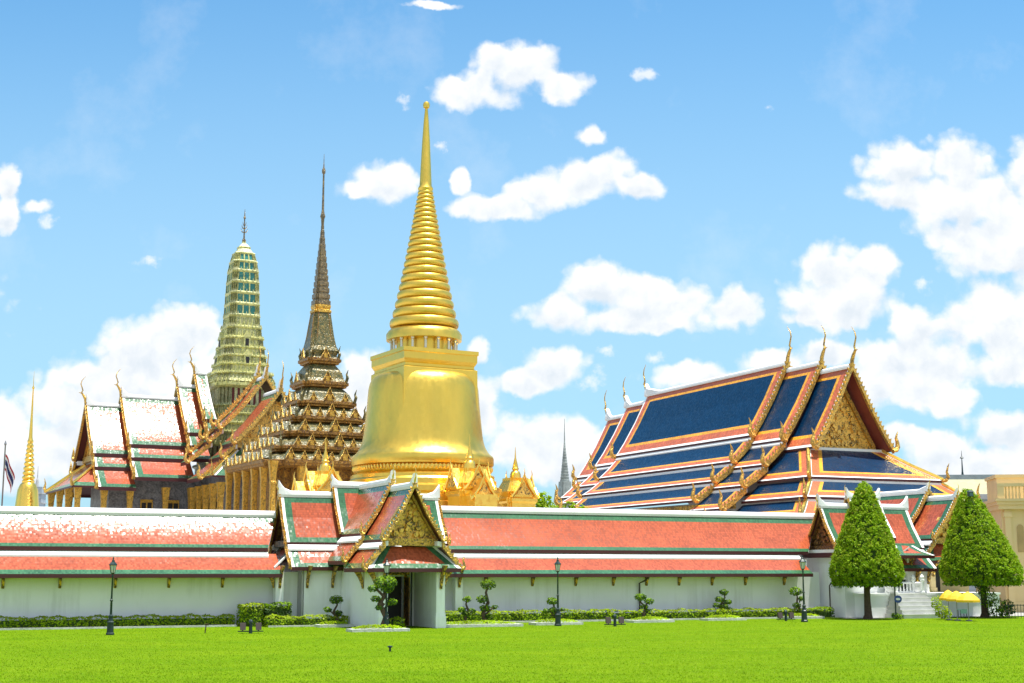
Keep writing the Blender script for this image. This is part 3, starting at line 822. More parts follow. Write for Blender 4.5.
h2 = thing('gabled_hall', 'taller red roofed hall with a front facing gilt gable above the white stairs', 'hall', W(43.0, 6.2), G)
skirted_porch(h2, [(-3.2, .6, 10.0), (.4, 12, 10.7)], 2.75, 1.25, 4, T_n(0), back=1)
b = MB(); b.box(-2.6, 2.6, -1.2, 12, 0, 4.9, CREAM); b.build('wall', h2)
for x in (-2.7, 2.7):
    b = MB(); b.box(x - .25, x + .25, -2.9, -2.4, 1.9, 4.9, CREAM); b.box(x - .33, x + .33, -2.98, -2.32, 1.9, 2.3, CREAM); b.build('column', h2)
b = MB(); b.box(-2.5, -.6, -1.28, -1.205, 2.0, 4.2, DARK); b.build('doorway', h2)
bracket_pair(h2, [(-2.7, -2.92, 3.2), (-2.97, -2.6, 3.2), (2.7, -2.92, 3.2)], [0, -math.pi / 2, 0], 1.4, .9)

tr = thing('stone_terrace', 'low whitewashed terrace under the right hand pavilion behind the cone tree trunk', 'terrace', W(38, 4), G)
b = MB(); b.box(-7.1, 6.6, -3.7, 12, 0, 1.75, WALLW); b.build('terrace_wall', tr)
b = MB(); b.box(-7.18, 6.68, -3.78, 12, 1.752, 1.92, WALLW); b.build('coping', tr)

sr = thing('white_staircase', 'white stairs with balustrade leading up to the terrace between the cone trees', 'staircase', W(35.0, .22), G)
b = MB()
STEPM = mat('worn_white_stone', (.60, .60, .58), .8, var=.1)
for k in range(6):
    d = .36 * (5 - k); ww = 1.35 + .12 * (5 - k)
    b.box(-ww - .35, ww + .15, -.5 - d, 0, .32 * k + (.001 if k else 0), .32 * (k + 1) - .05, STEPM)
    b.box(-ww - .40, ww + .20, -.55 - d, 0, .32 * (k + 1) - .049, .32 * (k + 1), STEPM)
b.build('steps', sr)
src = None
for (x, y) in ((-1.45, -.35), (1.25, -.35), (-1.45, .75), (1.25, .75)):
    if src is None:
        b = MB(); b.lathe([(.19, 0), (.19, .12), (.13, .16), (.13, .95), (.2, 1.0), (.2, 1.08), (.1, 1.13), (.17, 1.28), (.12, 1.4), (.02, 1.5)], WHITE, seg=10); src = b.build('newel_post', sr, 40); src.location = (x, y, 1.92)
    else: part_copy(src, sr, (x, y, 1.92))
for p, q in (((-1.45, -.35), (-1.45, .75)), ((1.25, -.35), (1.25, .75)), ((-1.25, .75), (1.1, .75))):
    b = MB()
    for z in (.08, .82):
        b.tube([(p[0], p[1], 1.92 + z), (q[0], q[1], 1.92 + z)], .075, WHITE, 4)
    n = 7
    for i in range(n):
        t = (i + .5) / n; x, y = p[0] + (q[0] - p[0]) * t, p[1] + (q[1] - p[1]) * t
        b.lathe([(.05, 1.98), (.08, 2.2), (.04, 2.45), (.06, 2.74)], WHITE, (x, y), 6)
    b.build('balustrade', sr)
pc = thing('porch_column', 'square white porch column with small tiled canopy at the top of the stairs', 'column', W(36.3, 1.6), G)
b = MB(); b.box(-.28, .28, -.28, .28, 1.92, 5.0, WHITE); b.box(-.38, .38, -.38, .38, 1.925, 2.25, WHITE); b.box(-.36, .36, -.36, .36, 4.6, 4.8, WHITE); b.build('shaft', pc)
b = MB(); panel(b, lambda s, w, z: (s, -w + .6, z), 1, [(.2, 5.75), (.9, 5.3), (1.7, 4.95)], -1.0, 1.0, TILEB, RED, 'blr', bottom=GB, hip0=.9, hip1=.9)
panel(b, lambda s, w, z: (-w + .2, s, z), 1, [(.2, 5.7), (.9, 5.3), (1.7, 4.95)], -.3, 1.2, TILEB, RED, 'b', bottom=GB); b.build('canopy_roof', pc)
bracket_pair(pc, [(.0, -.29, 3.8), (.29, 0, 3.8)], [0, math.pi / 2], 1.1, .8)

SOFFIT = mat('bounce_lit_soffit', (.26, .055, .04), .45, var=.1)  # maroon soffit; bounced light is put into its lighter colour

# ------------------------------------------------------------------ ordination hall with the blue roof
u = thing('ordination_hall', 'great hall with tiered deep blue roof edged orange and yellow', 'temple hall', W(52.54, 29.15), G)
BB = [(.32, WHITE), (.95, ORANGE), (.44, YELLOW)]
Tu = T_n(0)
SEC = [  # name, s0, s1, ridge z, upper bottom, skirts, free edge
    ('main', 11.7, 44.0, 27.15, (4.95, 18.75), [((4.85, 18.3), (7.5, 15.75)), ((7.35, 15.35), (10.0, 13.5)), ((9.85, 13.1), (12.5, 11.35))], 'lr'),
    ('second', 5.3, 11.9, 26.3, (5.2, 17.7), [((5.1, 17.3), (7.7, 14.95)), ((7.55, 14.55), (10.4, 12.65)), ((10.25, 12.25), (13.1, 10.2)), ((12.95, 9.9), (15, 8.3))], 'l'),
    ('first', 0.0, 5.5, 25.3, (5.0, 16.55), [], 'l'),
    ('second', 43.8, 49.8, 26.2, (5.2, 17.7), [((5.1, 17.3), (7.7, 14.95)), ((7.55, 14.55), (10.4, 12.65)), ], 'r'),
    ('first', 49.6, 55.4, 25.0, (5.0, 16.55), [((4.9, 16.1), (7.6, 13.7))], 'r'),
]
for nm, s0, s1, zr, (wb, zb), sk, fe in SEC:
    up = [(0, zr), (wb * .42, zr - (zr - zb) * .47), (wb * .75, zr - (zr - zb) * .79), (wb, zb)]
    for sd in (-1, 1):
        b = MB(); panel(b, Tu, sd, up, s0, s1, BB, BLUE, 'tb' + fe, {'t': .75}, under=SOFFIT); b.build('upper_roof', u)
        for (w0, z0), (w1, z1) in sk:
            b = MB(); panel(b, Tu, sd, [(w0, z0), ((w0 + w1) / 2, (z0 + z1) / 2 - .12), (w1, z1)], s0, s1, BB, BLUE, 'b' + fe, {'b': .62}); b.build('side_skirt_roof', u)
            b = MB(); b.loft([[Tu(s, sd * w, z) for w, z in ((w0 - .35, z0 - .35), (w0 + .02, z0 - .3), (w0 + .22, z0 - .20), (w0 + .22, z0 - .06), (w0 + .08, z0 + .20), (w0 - .35, z0 + .22))] for s in (s0 + .15, s1 - .15)], WHITE); b.build('roof_band', u)
    b = MB(); ridge_cap(b, Tu, s0 - .1 if 'l' in fe else s0, s1 + .1 if 'r' in fe else s1, zr, .26, 0, 1.3 if 'r' in fe else 0); b.build('ridge', u)
    ends = ([(s0, -1)] if 'l' in fe else []) + ([(s1, 1)] if 'r' in fe else [])
    for s, out in ends:
        bm_ = GOLDS if False else BARGE
        if out < 0:
            bargeboard(u, Tu, s, out, up, .62)
            for (w0, z0), (w1, z1) in sk:
                bargeboard(u, Tu, s, out, [(w0, z0), ((w0 + w1) / 2, (z0 + z1) / 2 - .12), (w1, z1)], .55)
        for w_, z_ in [(wb, zb)] + [q[1] for q in sk]:
            eave_finial(u, Tu, s, out, w_, z_, 1.9)
        chofa(u, Tu, s + out * .1, out, zr + .2, 3.9, BARGE)
        if out > 0:
            b = MB(); b.lathe([(.5, zr - .2), (.42, zr + .5), (.2, zr + 1.0), (.05, zr + 1.3)], WHITE, (0, s), 8); b.build('finial_base', u, 40)
# soffits between the three front gables are closed by the boards; pediment and hipped front skirts
pediment(u, Tu, 2.0, -1, 3.75, 16.75, .35, 22.7, thick=.4, beam=.75, relief=110, rs=.6)
FS = [((3.3, 16.4), (8.5, 13.1)), ((8.35, 12.7), (10.6, 10.95)), ((10.45, 10.55), (12.6, 9.0))]
for (w0, z0), (w1, z1) in FS:
    pr = [(w0, z0), ((w0 + w1) / 2, (z0 + z1) / 2 - .1), (w1, z1)]
    b = MB(); panel(b, lambda s, w, z: (s, -w + 4.8, z), 1, pr, -max(w0, 4.8), max(w0, 4.8), BB, BLUE, 'blr', {'b': .75, 'l': 1.0, 'r': 1.0}, hip0=w1 - max(w0, 4.8), hip1=w1 - max(w0, 4.8)); b.build('front_skirt_roof', u)
    for sd in (-1, 1):
        b = MB(); panel(b, Tu, sd, [(max(w, 4.8 + (w - 4.8 + 1.5) * .71 if w0 < 4 else w), z) for w, z in pr], -(w0 - 4.8), 5.6, BB, BLUE, 'bl', {'b': .7}, hip0=w1 - w0); b.build('corner_skirt_roof', u)
        b = MB(); b.tube([(sd * (4.8 + (w - 3.3) * .71 if w0 < 4 else w), -(w - 4.8), z + .1) for w, z in pr], .2, GOLDS, 6); b.build('hip_ridge', u)
        b = MB(); b.tube([(sd * (w1 + p * 1.8), -(w1 - 4.8) - p * 1.8, z1 + q * 1.8) for p, q in ((-.1, -.05), (.1, 0), (.2, .2), (.15, .5), (.2, .8), (.26, 1.0))], [.18, .22, .2, .14, .09, .02], BARGE, 6); b.build('eave_finial', u, 50)
    b = MB(); b.loft([[(s, y, z) for y, z in ((-(w0 - 4.8) + .35, z0 - .35), (-(w0 - 4.8) - .02, z0 - .3), (-(w0 - 4.8) - .12, z0 - .1), (-(w0 - 4.8) - .12, z0 + .2), (-(w0 - 4.8) + .35, z0 + .22))] for s in (-max(w0, 4.8), max(w0, 4.8))], WHITE); b.build('roof_band', u)
b = MB(); b.box(-8.5, 8.5, 2, 54, 0, 11.3, GREY); b.build('wall', u)
b = MB(); b.box(-.18, .18, -.18, .18, 0, 10.1, CARVED); b.box(-.26, .26, -.26, .26, 9.4, 10.0, CARVED)
cs = b.build('column', u); cs.location = (-11.2, 12, 0)
for s in range(16, 46, 4): part_copy(cs, u, (-11.2, s, 0))
b = MB(); b.box(-11.4, -11.0, 6, 46, 10.2, 10.9, CARVED); b.build('eave_beam', u)

# ------------------------------------------------------------------ golden chedi
def redent(k=.22, n=2):
    """square outline with stepped corners, half size 1"""
    q = []
    d = k / n
    for i in range(n + 1):
        q.append((1 - d * i, 1 - k + d * i) if False else (1 - d * i, 1 - d * (n - i)))
        if i < n: q.append((1 - d * (i + 1), 1 - d * (n - i)))
    pts = []
    for r in range(4):
        c, s = (1, 0, -1, 0)[r], (0, 1, 0, -1)[r]
        pts += [(x * c - y * s, x * s + y * c) for x, y in q]
    return pts


SQ = [(1, 1), (-1, 1), (-1, -1), (1, -1)]
RD = redent()
ch = thing('golden_chedi', 'giant bell shaped golden chedi with ringed spire, tallest thing in view', 'chedi', W(7.45, 38.3), R(28.8))
b = MB()
b.lathe([(5.55, 8), (7.9, 9.5), (7.9, 10.1), (7.5, 10.2), (7.5, 10.9), (7.75, 11.1), (7.75, 11.6), (7.25, 11.8), (7.25, 12.3), (7.05, 12.5), (7.05, 12.8), (6.75, 12.95), (6.55, 13.0)], GOLD, seg=96); b.build('base_moulding', ch, 35)
b = MB()
prof = [(6.45, 12.9), (6.6, 13.05), (6.75, 13.2)]
b.lathe(prof + [(6.75, 13.6), (6.6, 13.75)], GOLDS, seg=96)
for k in range(110):
    an = 2 * math.pi * k / 110
    c, s = math.cos(an), math.sin(an)
    tx, ty = -s, c
    hw = .15
    vs_ = [((6.72 + o) * c + w * tx, (6.72 + o) * s + w * ty, z) for w, o, z in ((-hw, .03, 13.18), (hw, .03, 13.18), (hw, .12, 13.5), (0, .16, 13.72), (-hw, .12, 13.5), (0, .2, 13.4))]
    b.mesh(vs_, [(0, 1, 5), (1, 2, 5), (2, 3, 5), (3, 4, 5), (4, 0, 5)], GOLDS)
b.build('lotus_petal_band', ch, 30)
b = MB()
b.lathe([(6.4, 13.74), (6.88, 13.8), (6.98, 13.95), (6.98, 14.55), (6.9, 14.75), (6.62, 14.95), (6.38, 15.25), (6.14, 15.7), (5.98, 16.2), (5.86, 16.9), (5.76, 17.8), (5.66, 18.8), (5.56, 19.8), (5.50, 20.7), (5.44, 21.4), (5.32, 21.95), (5.08, 22.4), (4.72, 22.7), (4.3, 22.85), (3.9, 22.92), (2.0, 22.95)], GOLD, seg=128); b.build('bell', ch, 40)
b = MB(); b.stack(SQ, [(4.0, 14.8), (3.96, 23.1), (3.72, 23.25), (3.72, 23.5), (3.8, 23.6), (3.95, 23.9), (3.95, 24.55), (4.05, 24.62), (4.05, 25.0), (3.6, 25.02)], GOLD); b.build('square_throne', ch)
b = MB(); b.lathe([(2.75, 24.95), (2.75, 26.3)], GOLD, seg=48); b.build('drum', ch, 40)
src = None
for k in range(16):
    an = 2 * math.pi * k / 16
    if src is None:
        b = MB(); b.lathe([(.2, 25), (.2, 25.15), (.13, 25.2), (.13, 26.05), (.2, 26.12), (.2, 26.28)], mat('silvery_gilt', (.62, .60, .50), .3, .6), seg=10); src = b.build('drum_column', ch, 40); src.location = (3.25, 0, 0)
    else: part_copy(src, ch, (3.25 * math.cos(an), 3.25 * math.sin(an), 0))
b = MB(); b.lathe([(3.0, 26.25), (3.75, 26.3), (3.78, 26.9), (3.55, 27.25), (3.2, 27.5), (2.6, 27.55)], GOLD, seg=64); b.build('lower_disc', ch, 40)
b = MB(); pr = []
n = 21; z0, z1 = 27.5, 41.75
zz = z0
hs = [1.0 * (.958 ** k) for k in range(n)]; tot = sum(hs)
for k in range(n):
    h = hs[k] / tot * (z1 - z0)
    t = (zz - z0) / (z1 - z0); r0 = 3.45 + (0.72 - 3.45) * t ** .86
    bul = min(.26, h * .36)
    for q in range(7):
        an = -math.pi / 2 + math.pi * q / 6
        pr.append((r0 - bul * 1.1 + bul * (.15 + math.cos(an)), zz + h * .5 + h * .45 * math.sin(an)))
    zz += h
b.lathe(pr, GOLD, seg=64); b.build('spire_rings', ch, 60)
b = MB(); b.lathe([(.70, 41.7), (.78, 42.0), (.62, 42.3), (.6, 42.8), (.52, 44.5), (.4, 47), (.26, 49.2), (.14, 50.5), (.3, 50.55), (.36, 50.85), (.28, 51.1), (.03, 51.25)], GOLD, seg=24); b.build('spire_tip', ch, 40)


def small_chedi_mesh(b, z, s, m):
    """little chedi: z of its foot, total height s"""
    P = [(.20, 0), (.20, .05), (.17, .06), (.17, .09), (.185, .10), (.185, .13), (.155, .15), (.145, .2), (.135, .3), (.11, .37), (.07, .39), (.07, .42), (.09, .43), (.09, .45)]
    for k in range(7):
        t = k / 7; P += [(.082 - .055 * t, .46 + .24 * t), (.07 - .05 * t, .48 + .24 * t)]
    P += [(.02, .72), (.012, .85), (.004, 1.0)]
    b.lathe([(r * s, z + h * s) for r, h in P], m, seg=20)


def chedi_porch(dx, dy, ang, ext=True):
    p = bpy.data.objects.new('porch', None); col.objects.link(p); p.parent = ch; p.location = (dx, dy, 0); p.rotation_euler = (0, 0, ang)
    b = MB(); b.stack(RD, [(1.6, 6), (1.6, 10.4), (1.8, 10.6), (1.8, 10.9), (1.55, 11.0), (1.6, 11.6), (1.3, 12.2), (1.05, 12.7), (1.05, 13.0)], GOLDS); b.box(-1.15, 1.15, -3.3 if ext else -1.7, -1.4, 6, 10.5, GOLDS); b.build('porch_body', p)
    b = MB(); small_chedi_mesh(b, 12.2, 4.0, GOLDS); b.build('porch_spire', p, 45)
    for (ax, ay, an, zt, wd, dpt) in ((0, -1.75, 0, 13.0, 1.3, 1.8), (0, -2.9, 0, 12.0, 1.2, 1.3), (-1.75, 0, -math.pi / 2, 13.0, 1.3, 1.8), (1.75, 0, math.pi / 2, 13.0, 1.3, 1.8)):
        if ay < -2 and not ext: continue
        c, s = math.cos(an), math.sin(an)
        Tt = lambda x, y, z: (ax + x * c - y * s, ay + x * s + y * c, z)
        b = MB()
        b.prism([(-wd, zt - 1.9), (wd, zt - 1.9), (0, zt)], lambda w, z: Tt(w, 0, z), lambda w, z: Tt(w, dpt, z), GOLDS)
        b.prism([(-wd * .72, zt - 1.75), (wd * .72, zt - 1.75), (0, zt - .5)], lambda w, z: Tt(w, -.12, z), lambda w, z: Tt(w, .02, z), PEDI)
        for sd in (-1, 1):
            b.tube([Tt(sd * (wd + .15), -.15, zt - 2.0), Tt(sd * wd * .45, -.15, zt - .95), Tt(0, -.15, zt + .25)], [.16, .11, .09], GOLDS, 5)
            b.tube([Tt(sd * (wd + .1), -.15, zt - 2.0), Tt(sd * (wd + .3), -.15, zt - 1.5)], [.12, .02], GOLDS, 5)
        b.tube([Tt(0, -.15, zt + .1), Tt(0, -.22, zt + .5), Tt(0, -.12, zt + .9)], [.09, .05, .01], GOLDS, 5)
        b.build('porch_gable', p)


chedi_porch(0, -10.1, 0); chedi_porch(10.4, 0, math.pi / 2, False); chedi_porch(-10.2, 0, -math.pi / 2)

# ------------------------------------------------------------------ mondop: stepped library with needle spire
BROWNG = ornate('brown_gilt', (.50, .26, .055), (.12, .05, .016), 2.6, .38, .6, rough=.4, metal=.6)
PALEG = ornate('pale_green_porcelain', (.30, .25, .12), (.07, .08, .03), 1.7, .44, .66, rough=.3, metal=0, bump=.5)
GREENM = ornate('green_glass_mosaic', (.27, .20, .065), (.06, .075, .03), 2.5, .4, .6, rough=.25, metal=.2)
TIERR = ornate('bronze_green_tile', (.24, .19, .07), (.06, .07, .028), 2.2, .4, .62, rough=.35, metal=.2)
COLG = ornate('gilt_column', (.80, .47, .08), (.34, .18, .03), 3.5, .35, .5, rough=.35, metal=.7)
mo = thing('stepped_mondop', 'dark gilt stepped mondop with needle spire, behind the left shoulder of golden chedi', 'mondop', W(7.3, 74.6), R(28))
b = MB(); b.stack(RD, [(7.2, 0), (7.2, 16.2)], BROWNG); b.build('wall', mo)
src = None
ring = [(-8.4 + 3.36 * k, -8.4) for k in range(6)] + [(-8.4, -8.4 + 3.36 * k) for k in range(1, 6)]
for x, y in ring:
    if src is None:
        b = MB(); b.stack(redent(.3, 2), [(.42, 0), (.42, 8), (.32, 8.1), (.29, 13.4), (.34, 13.5), (.34, 13.7), (.30, 13.8), (.42, 15.3), (.5, 15.9), (.5, 16.1)], COLG); src = b.build('column', mo); src.location = (x, y, 0)
    else: part_copy(src, mo, (x, y, 0))
TI = [(9.3, 16.0), (7.5, 17.8), (5.95, 19.7), (4.7, 21.6), (3.8, 23.6), (2.98, 26.1), (2.2, 29.05)]
# one little gable, copied
b = MB()
wd, zt, dp = .62, 1.35, 1.1
for sd in (-1, 1):
    b.mesh([(0, -.1, zt), (sd * wd, -.1, .3), (sd * wd, dp, .3), (0, dp, zt)], [(0, 1, 2, 3)], PALEG)
    b.tube([(sd * (wd + .12), -.12, .1), (sd * wd * .5, -.12, .8), (0, -.12, zt + .3)], [.10, .08, .03], BARGE, 5)
b.prism([(-wd * .9, .05), (wd * .9, .05), (0, zt - .1)], lambda w, z: (w, -.05, z), lambda w, z: (w, .3, z), BROWNG)
b.box(-.28, .28, -.1, -.051, .05, .75, COLG)
GABLE = b.mesh if False else None
gab = b.build('small_gable', None)
first = True
for i, (s, z) in enumerate(TI):
    s2, z2 = (TI[i + 1] if i + 1 < len(TI) else (1.75, 31.4))
    b = MB()
    b.stack(RD, [(s - 1.0, z - .55), (s - .25, z - .35), (s - .22, z - .2), (s, z - .05), (s, z + .28), (s - .2, z + .34)], BROWNG)
    t = b.build('tier', mo)
    b = MB(); b.stack(RD, [(s - .22, z + .3), (s - .5, z + .75), (s2 + .05 if i < 6 else 1.95, z + (z2 - z) * .55), (s2 - .55 if i < 6 else 1.7, z2 - .5)], TIERR if i < 5 else GREENM); b.build('tier_roof', t)
    n = max(1, int(2 * s * .78 / 1.75)); n = n if n % 2 else n + (1 if i < 5 else -1); n = max(n, 1)
    for face in (0, -1):
        for k in range(n):
            off = (k - (n - 1) / 2) * (2 * s * .80 / n)
            big = 1.12 if k == n // 2 else (.95 if (k - n // 2) % 2 == 0 else .72)
            big *= .92 if i < 5 else .75
            pos = (off, -s + .12, z + .28) if face == 0 else (-s + .12, off, z + .28)
            if first: o = gab; o.parent = t; o.location = pos; first = False
            else: o = part_copy(gab, t, pos)
            o.rotation_euler = (0, 0, 0 if face == 0 else -math.pi / 2); o.scale = (big, big, big)
    for x, y in ((-1, -1), (1, -1), (-1, 1)):
        b = MB(); cx, cy = x * (s - .45), y * (s - .45)
        b.tube([(cx, cy, z + .2), (cx + x * .15, cy + y * .15, z + .9), (cx + x * .05, cy + y * .05, z + 1.3), (cx + x * .2, cy + y * .2, z + 1.9)], [.2, .2, .12, .02], GREENM, 5)
        b.build('corner_finial', t)
b = MB(); b.stack(redent(.3, 3), [(1.75, 29.5), (1.7, 31.0), (1.45, 32.2), (1.25, 33.6), (1.08, 34.9), (.95, 35.3)], GREENM)
for k in range(4):
    c, s_ = (1, 0, -1, 0)[k], (0, 1, 0, -1)[k]
    Tq = lambda x, y, z: (x * c - y * s_, x * s_ + y * c, z)
    for x in (-.62, .62): b.tube([Tq(x * 1.7, -1.72, 30), Tq(x, -1.0, 35.2)], .09, BROWNG, 4)
b.build('bud_tower', mo)
b = MB(); b.stack(redent(.3, 2), [(1.12, 35.2), (1.12, 35.5), (.95, 35.6), (1.05, 35.9), (1.05, 36.15), (.9, 36.2)], COLG); b.build('gilt_collar', mo)
b = MB(); P = []
SPG = ornate('spire_gilt', (.36, .25, .12), (.09, .08, .06), 3.0, .35, .65, rough=.35, metal=.5)
for k in range(13):
    t = k / 12; r = .86 * (1 - t) ** 1.05 + .17; z = 36.2 + 9.6 * t
    P += [(r, z), (r, z + .52), (r * .86, z + .54), (r * .84, z + .74)]
b.stack(redent(.35, 2), P, SPG); b.build('spire', mo)
b = MB(); b.lathe([(.18, 46.5), (.22, 47.2), (.34, 47.5), (.22, 47.9), (.16, 48.3), (.13, 50.5), (.11, 53.0), (.22, 53.1), (.24, 53.5), (.1, 53.8), (.05, 54.4), (.02, 55.6)], SPG, seg=10); b.build('spire_needle', mo, 40)

# ------------------------------------------------------------------ prasat: cross shaped hall with a green prang
pa = thing('cross_shaped_prasat', 'cross shaped hall with red and green tiered roofs under a pale green prang', 'temple hall', W(7, 117.4), R(27.5))
SLATE = ornate('slate_blue_tilework', (.27, .27, .28), (.14, .14, .16), 1.6, .4, .6, rough=.5, metal=0, bump=.2)
ARMS = [(-1, 0), (0, -1)]
PB = [(.42, WHITE), (.85, GREEN)]
for dx, dy in ARMS:
    if dx: Ta = lambda s, w, z: (-s, -w, z)
    else: Ta = lambda s, w, z: (w, -s, z)
    for i, (s0, s1, zr) in enumerate(((16.8, 21.9, 27.3), (8.7, 17.0, 28.75), (6.2, 8.9, 30.75), (4.7, 6.4, 32.8)) if dx else ((13.9, 20.9, 28.3), (10.2, 14.1, 30.9), (9.3, 10.4, 31.7))):
        dz = zr - 28.75
        up = [(6.3 * k / 10, zr - 7.45 * (1.25 * k / 10 - .25 * k * k / 100)) for k in range(11)]
        sk = [[(6.15, zr - 7.9), (7.0, zr - 8.7), (7.8, zr - 9.4)], [(7.65, zr - 9.85), (9.1, zr - 11.1), (10.7, zr - 12.3)]]
        if i >= 2: sk = [[(a, z + .0) for a, z in q] for q in sk[:1]]
        if i == 2: sk.append([(7.65, zr - 9.85), (8.6, zr - 10.7), (9.4, zr - 11.4)])
        for sd in (-1, 1):
            b = MB(); panel(b, Ta, sd, up, s0, s1, PB, RED, 'tbr' + ('l' if i == 3 else ''), {'t': .9, 'b': .6}, bottom=GB2, eh=.5); b.build('upper_roof', pa)
            for q in sk:
                b = MB(); panel(b, Ta, sd, q, s0, s1, PB, RED, 'br', {'b': .55}, bottom=GB2, eh=.5); b.build('side_skirt_roof', pa)
                w0, z0 = q[0]
                b = MB(); b.loft([[Ta(s, sd * w, z) for w, z in ((w0 - .35, z0 - .4), (w0 + .02, z0 - .45), (w0 + .06, z0 + .12), (w0 - .35, z0 + .14))] for s in (s0, s1 - .2)], WHITE); b.build('roof_band', pa)
        b = MB(); ridge_cap(b, Ta, s0, s1 + .1, zr, .26, 0, 1.2); b.build('ridge', pa)
        bargeboard(pa, Ta, s1, 1, up, .55)
        for q in sk: bargeboard(pa, Ta, s1, 1, q, .5); eave_finial(pa, Ta, s1, 1, q[-1][0], q[-1][1], 1.8)
        eave_finial(pa, Ta, s1, 1, 6.3, zr - 7.45, 1.8)
        chofa(pa, Ta, s1 + .1, 1, zr + .3, 3.6)
        if i == 0:
            pediment(pa, Ta, s1 - 1.3, 1, 5.4, zr - 7.3, .4, zr - 2.0, thick=.4, m=PEDI, beam=.8)
            pr = [(5.0, zr - 8.4), (7.4, zr - 10.4), (9.6, zr - 12.2)]
            b = MB(); panel(b, lambda s, w, z: Ta(s1 - 1.3 + (w - 5.0), s, z), 1, pr, -5.6, 5.6, PB, RED, 'blr', {'b': .6}, bottom=GB2, hip0=4.4, hip1=4.4); b.build('end_skirt_roof', pa)
            for sd in (-1, 1):
                b = MB(); panel(b, Ta, sd, [(5.6, zr - 8.4), (8.0, zr - 10.4), (10.2, zr - 12.2)], s1 - 1.4, s1 - 1.3, PB, RED, 'b', {'b': .6}, bottom=GB2, hip1=4.6); b.build('corner_skirt_roof', pa)
                b = MB(); b.tube([Ta(s1 - 1.3, sd * 5.6, zr - 8.25), Ta(s1 + 3.4, sd * 10.1, zr - 12.05)], .2, GOLDS, 6); b.build('hip_ridge', pa)
                b = MB(); b.tube([Ta(s1 + 3.2 + p, sd * (10 + p), zr - 12.1 + q * 2) for p, q in ((-.1, 0), (.15, 0), (.3, .3), (.2, .6), (.35, 1.0))], [.2, .24, .2, .12, .02], BARGE, 6); b.build('eave_finial', pa, 50)
    b = MB(); b.loft([[Ta(s, w, z) for w, z in ((-6.2, 0), (6.2, 0), (6.2, 17), (-6.2, 17))] for s in (2, 19.5)], SLATE); b.build('wall', pa)
    for s in (6.9, 10.6, 14.3):
        for sd in ((1,) if dx else (-1,)):
            f = MB(); f.prism([(s - .85, 10.8), (s + .85, 10.8), (s + .85, 13.6), (s - .85, 13.6)], lambda s_, z: Ta(s_, sd * 6.22, z), lambda s_, z: Ta(s_, sd * 6.5, z), COLG); wf = f.build('window', pa)
            f = MB()
            for kx in (-.4, .4):
                for kz in (11.5, 12.7): f.prism([(s + kx - .3, kz - .45), (s + kx + .3, kz - .45), (s + kx + .3, kz + .45), (s + kx - .3, kz + .45)], lambda s_, z: Ta(s_, sd * 6.505, z), lambda s_, z: Ta(s_, sd * 6.56, z), DARK)
            f.build('pane', wf)
src = None
cp = []
for s in (24.2, 20.7, 17.2, 12.3, 8.7): cp.append((-s, -8.9))
for s in (24.6, 22.0): cp.append((-s, 8.9)); 
cp += [(-24.4, -3.2), (-24.4, 3.2)]
for s in (24.2, 20.7, 17.2, 13.8, 10.4): cp.append((-8.9, -s))
for x, y in cp:
    if src is None:
        b = MB(); b.stack(redent(.3, 2), [(.52, 0), (.52, 9), (.38, 9.1), (.35, 13.2), (.4, 13.3), (.38, 13.5), (.48, 14.6), (.55, 15.2)], COLG); src = b.build('column', pa); src.location = (x, y, 0)
    else: part_copy(src, pa, (x, y, 0))
# prang
PRY = ornate('yellow_green_porcelain', (.68, .64, .24), (.28, .32, .12), 2.2, .36, .52, rough=.35, metal=0, bump=.5)
PRT = ornate('teal_porcelain', (.02, .20, .18), (.30, .32, .12), 1.6, .30, .44, rough=.3, metal=0, bump=.4)
PRR = mat('dark_red_niche', (.17, .025, .025), .6)
PRW = ornate('pale_porcelain', (.62, .58, .30), (.30, .34, .13), 2.4, .38, .52, rough=.35, metal=0)
RP = redent(.34, 3)
pg = bpy.data.objects.new('prang', None); col.objects.link(pg); pg.parent = pa; pg.location = (.4, 0, 0)
BANDS = [  # half size below, above, z0, z1, ledge out, body, ribs
    (5.4, 5.4, 17.0, 19.4, .35, PRW, 0), (4.95, 4.95, 19.4, 22.6, .35, PRR, PRW), (5.1, 4.9, 22.6, 24.0, .45, PRY, PRW), (4.7, 4.5, 24.0, 25.4, .4, PRW, PRY), (4.35, 4.2, 25.4, 26.8, .35, PRY, PRW), (4.05, 4.0, 26.8, 28.0, .3, PRW, PRY),
    (3.65, 3.65, 28.0, 31.4, 1.05, PRR, PRW), (4.55, 4.05, 31.4, 32.9, .35, PRY, PRW), (3.6, 3.45, 32.9, 34.3, .32, PRY, PRW), (3.3, 3.2, 34.3, 35.6, .3, PRW, PRY), (3.08, 2.98, 35.6, 36.9, .28, PRY, PRW),
    (2.86, 2.76, 36.9, 38.4, .27, PRY, PRW), (2.62, 2.5, 38.4, 40.1, .22, PRW, PRY), (2.3, 2.28, 40.1, 41.9, .16, PRW, PRY), (2.22, 2.2, 41.9, 43.7, .15, PRT, PRY), (2.15, 2.13, 43.7, 45.4, .15, PRT, PRY), (2.08, 2.05, 45.4, 47.1, .15, PRT, PRY),
    (2.0, 1.94, 47.1, 48.8, .15, PRT, PRY), (1.88, 1.75, 48.8, 50.3, .14, PRT, PRY), (1.65, 1.42, 50.3, 51.6, .12, PRT, PRY), (1.3, .85, 51.6, 52.6, .06, PRW, 0), (.8, .25, 52.6, 53.5, 0, PRW, 0)]
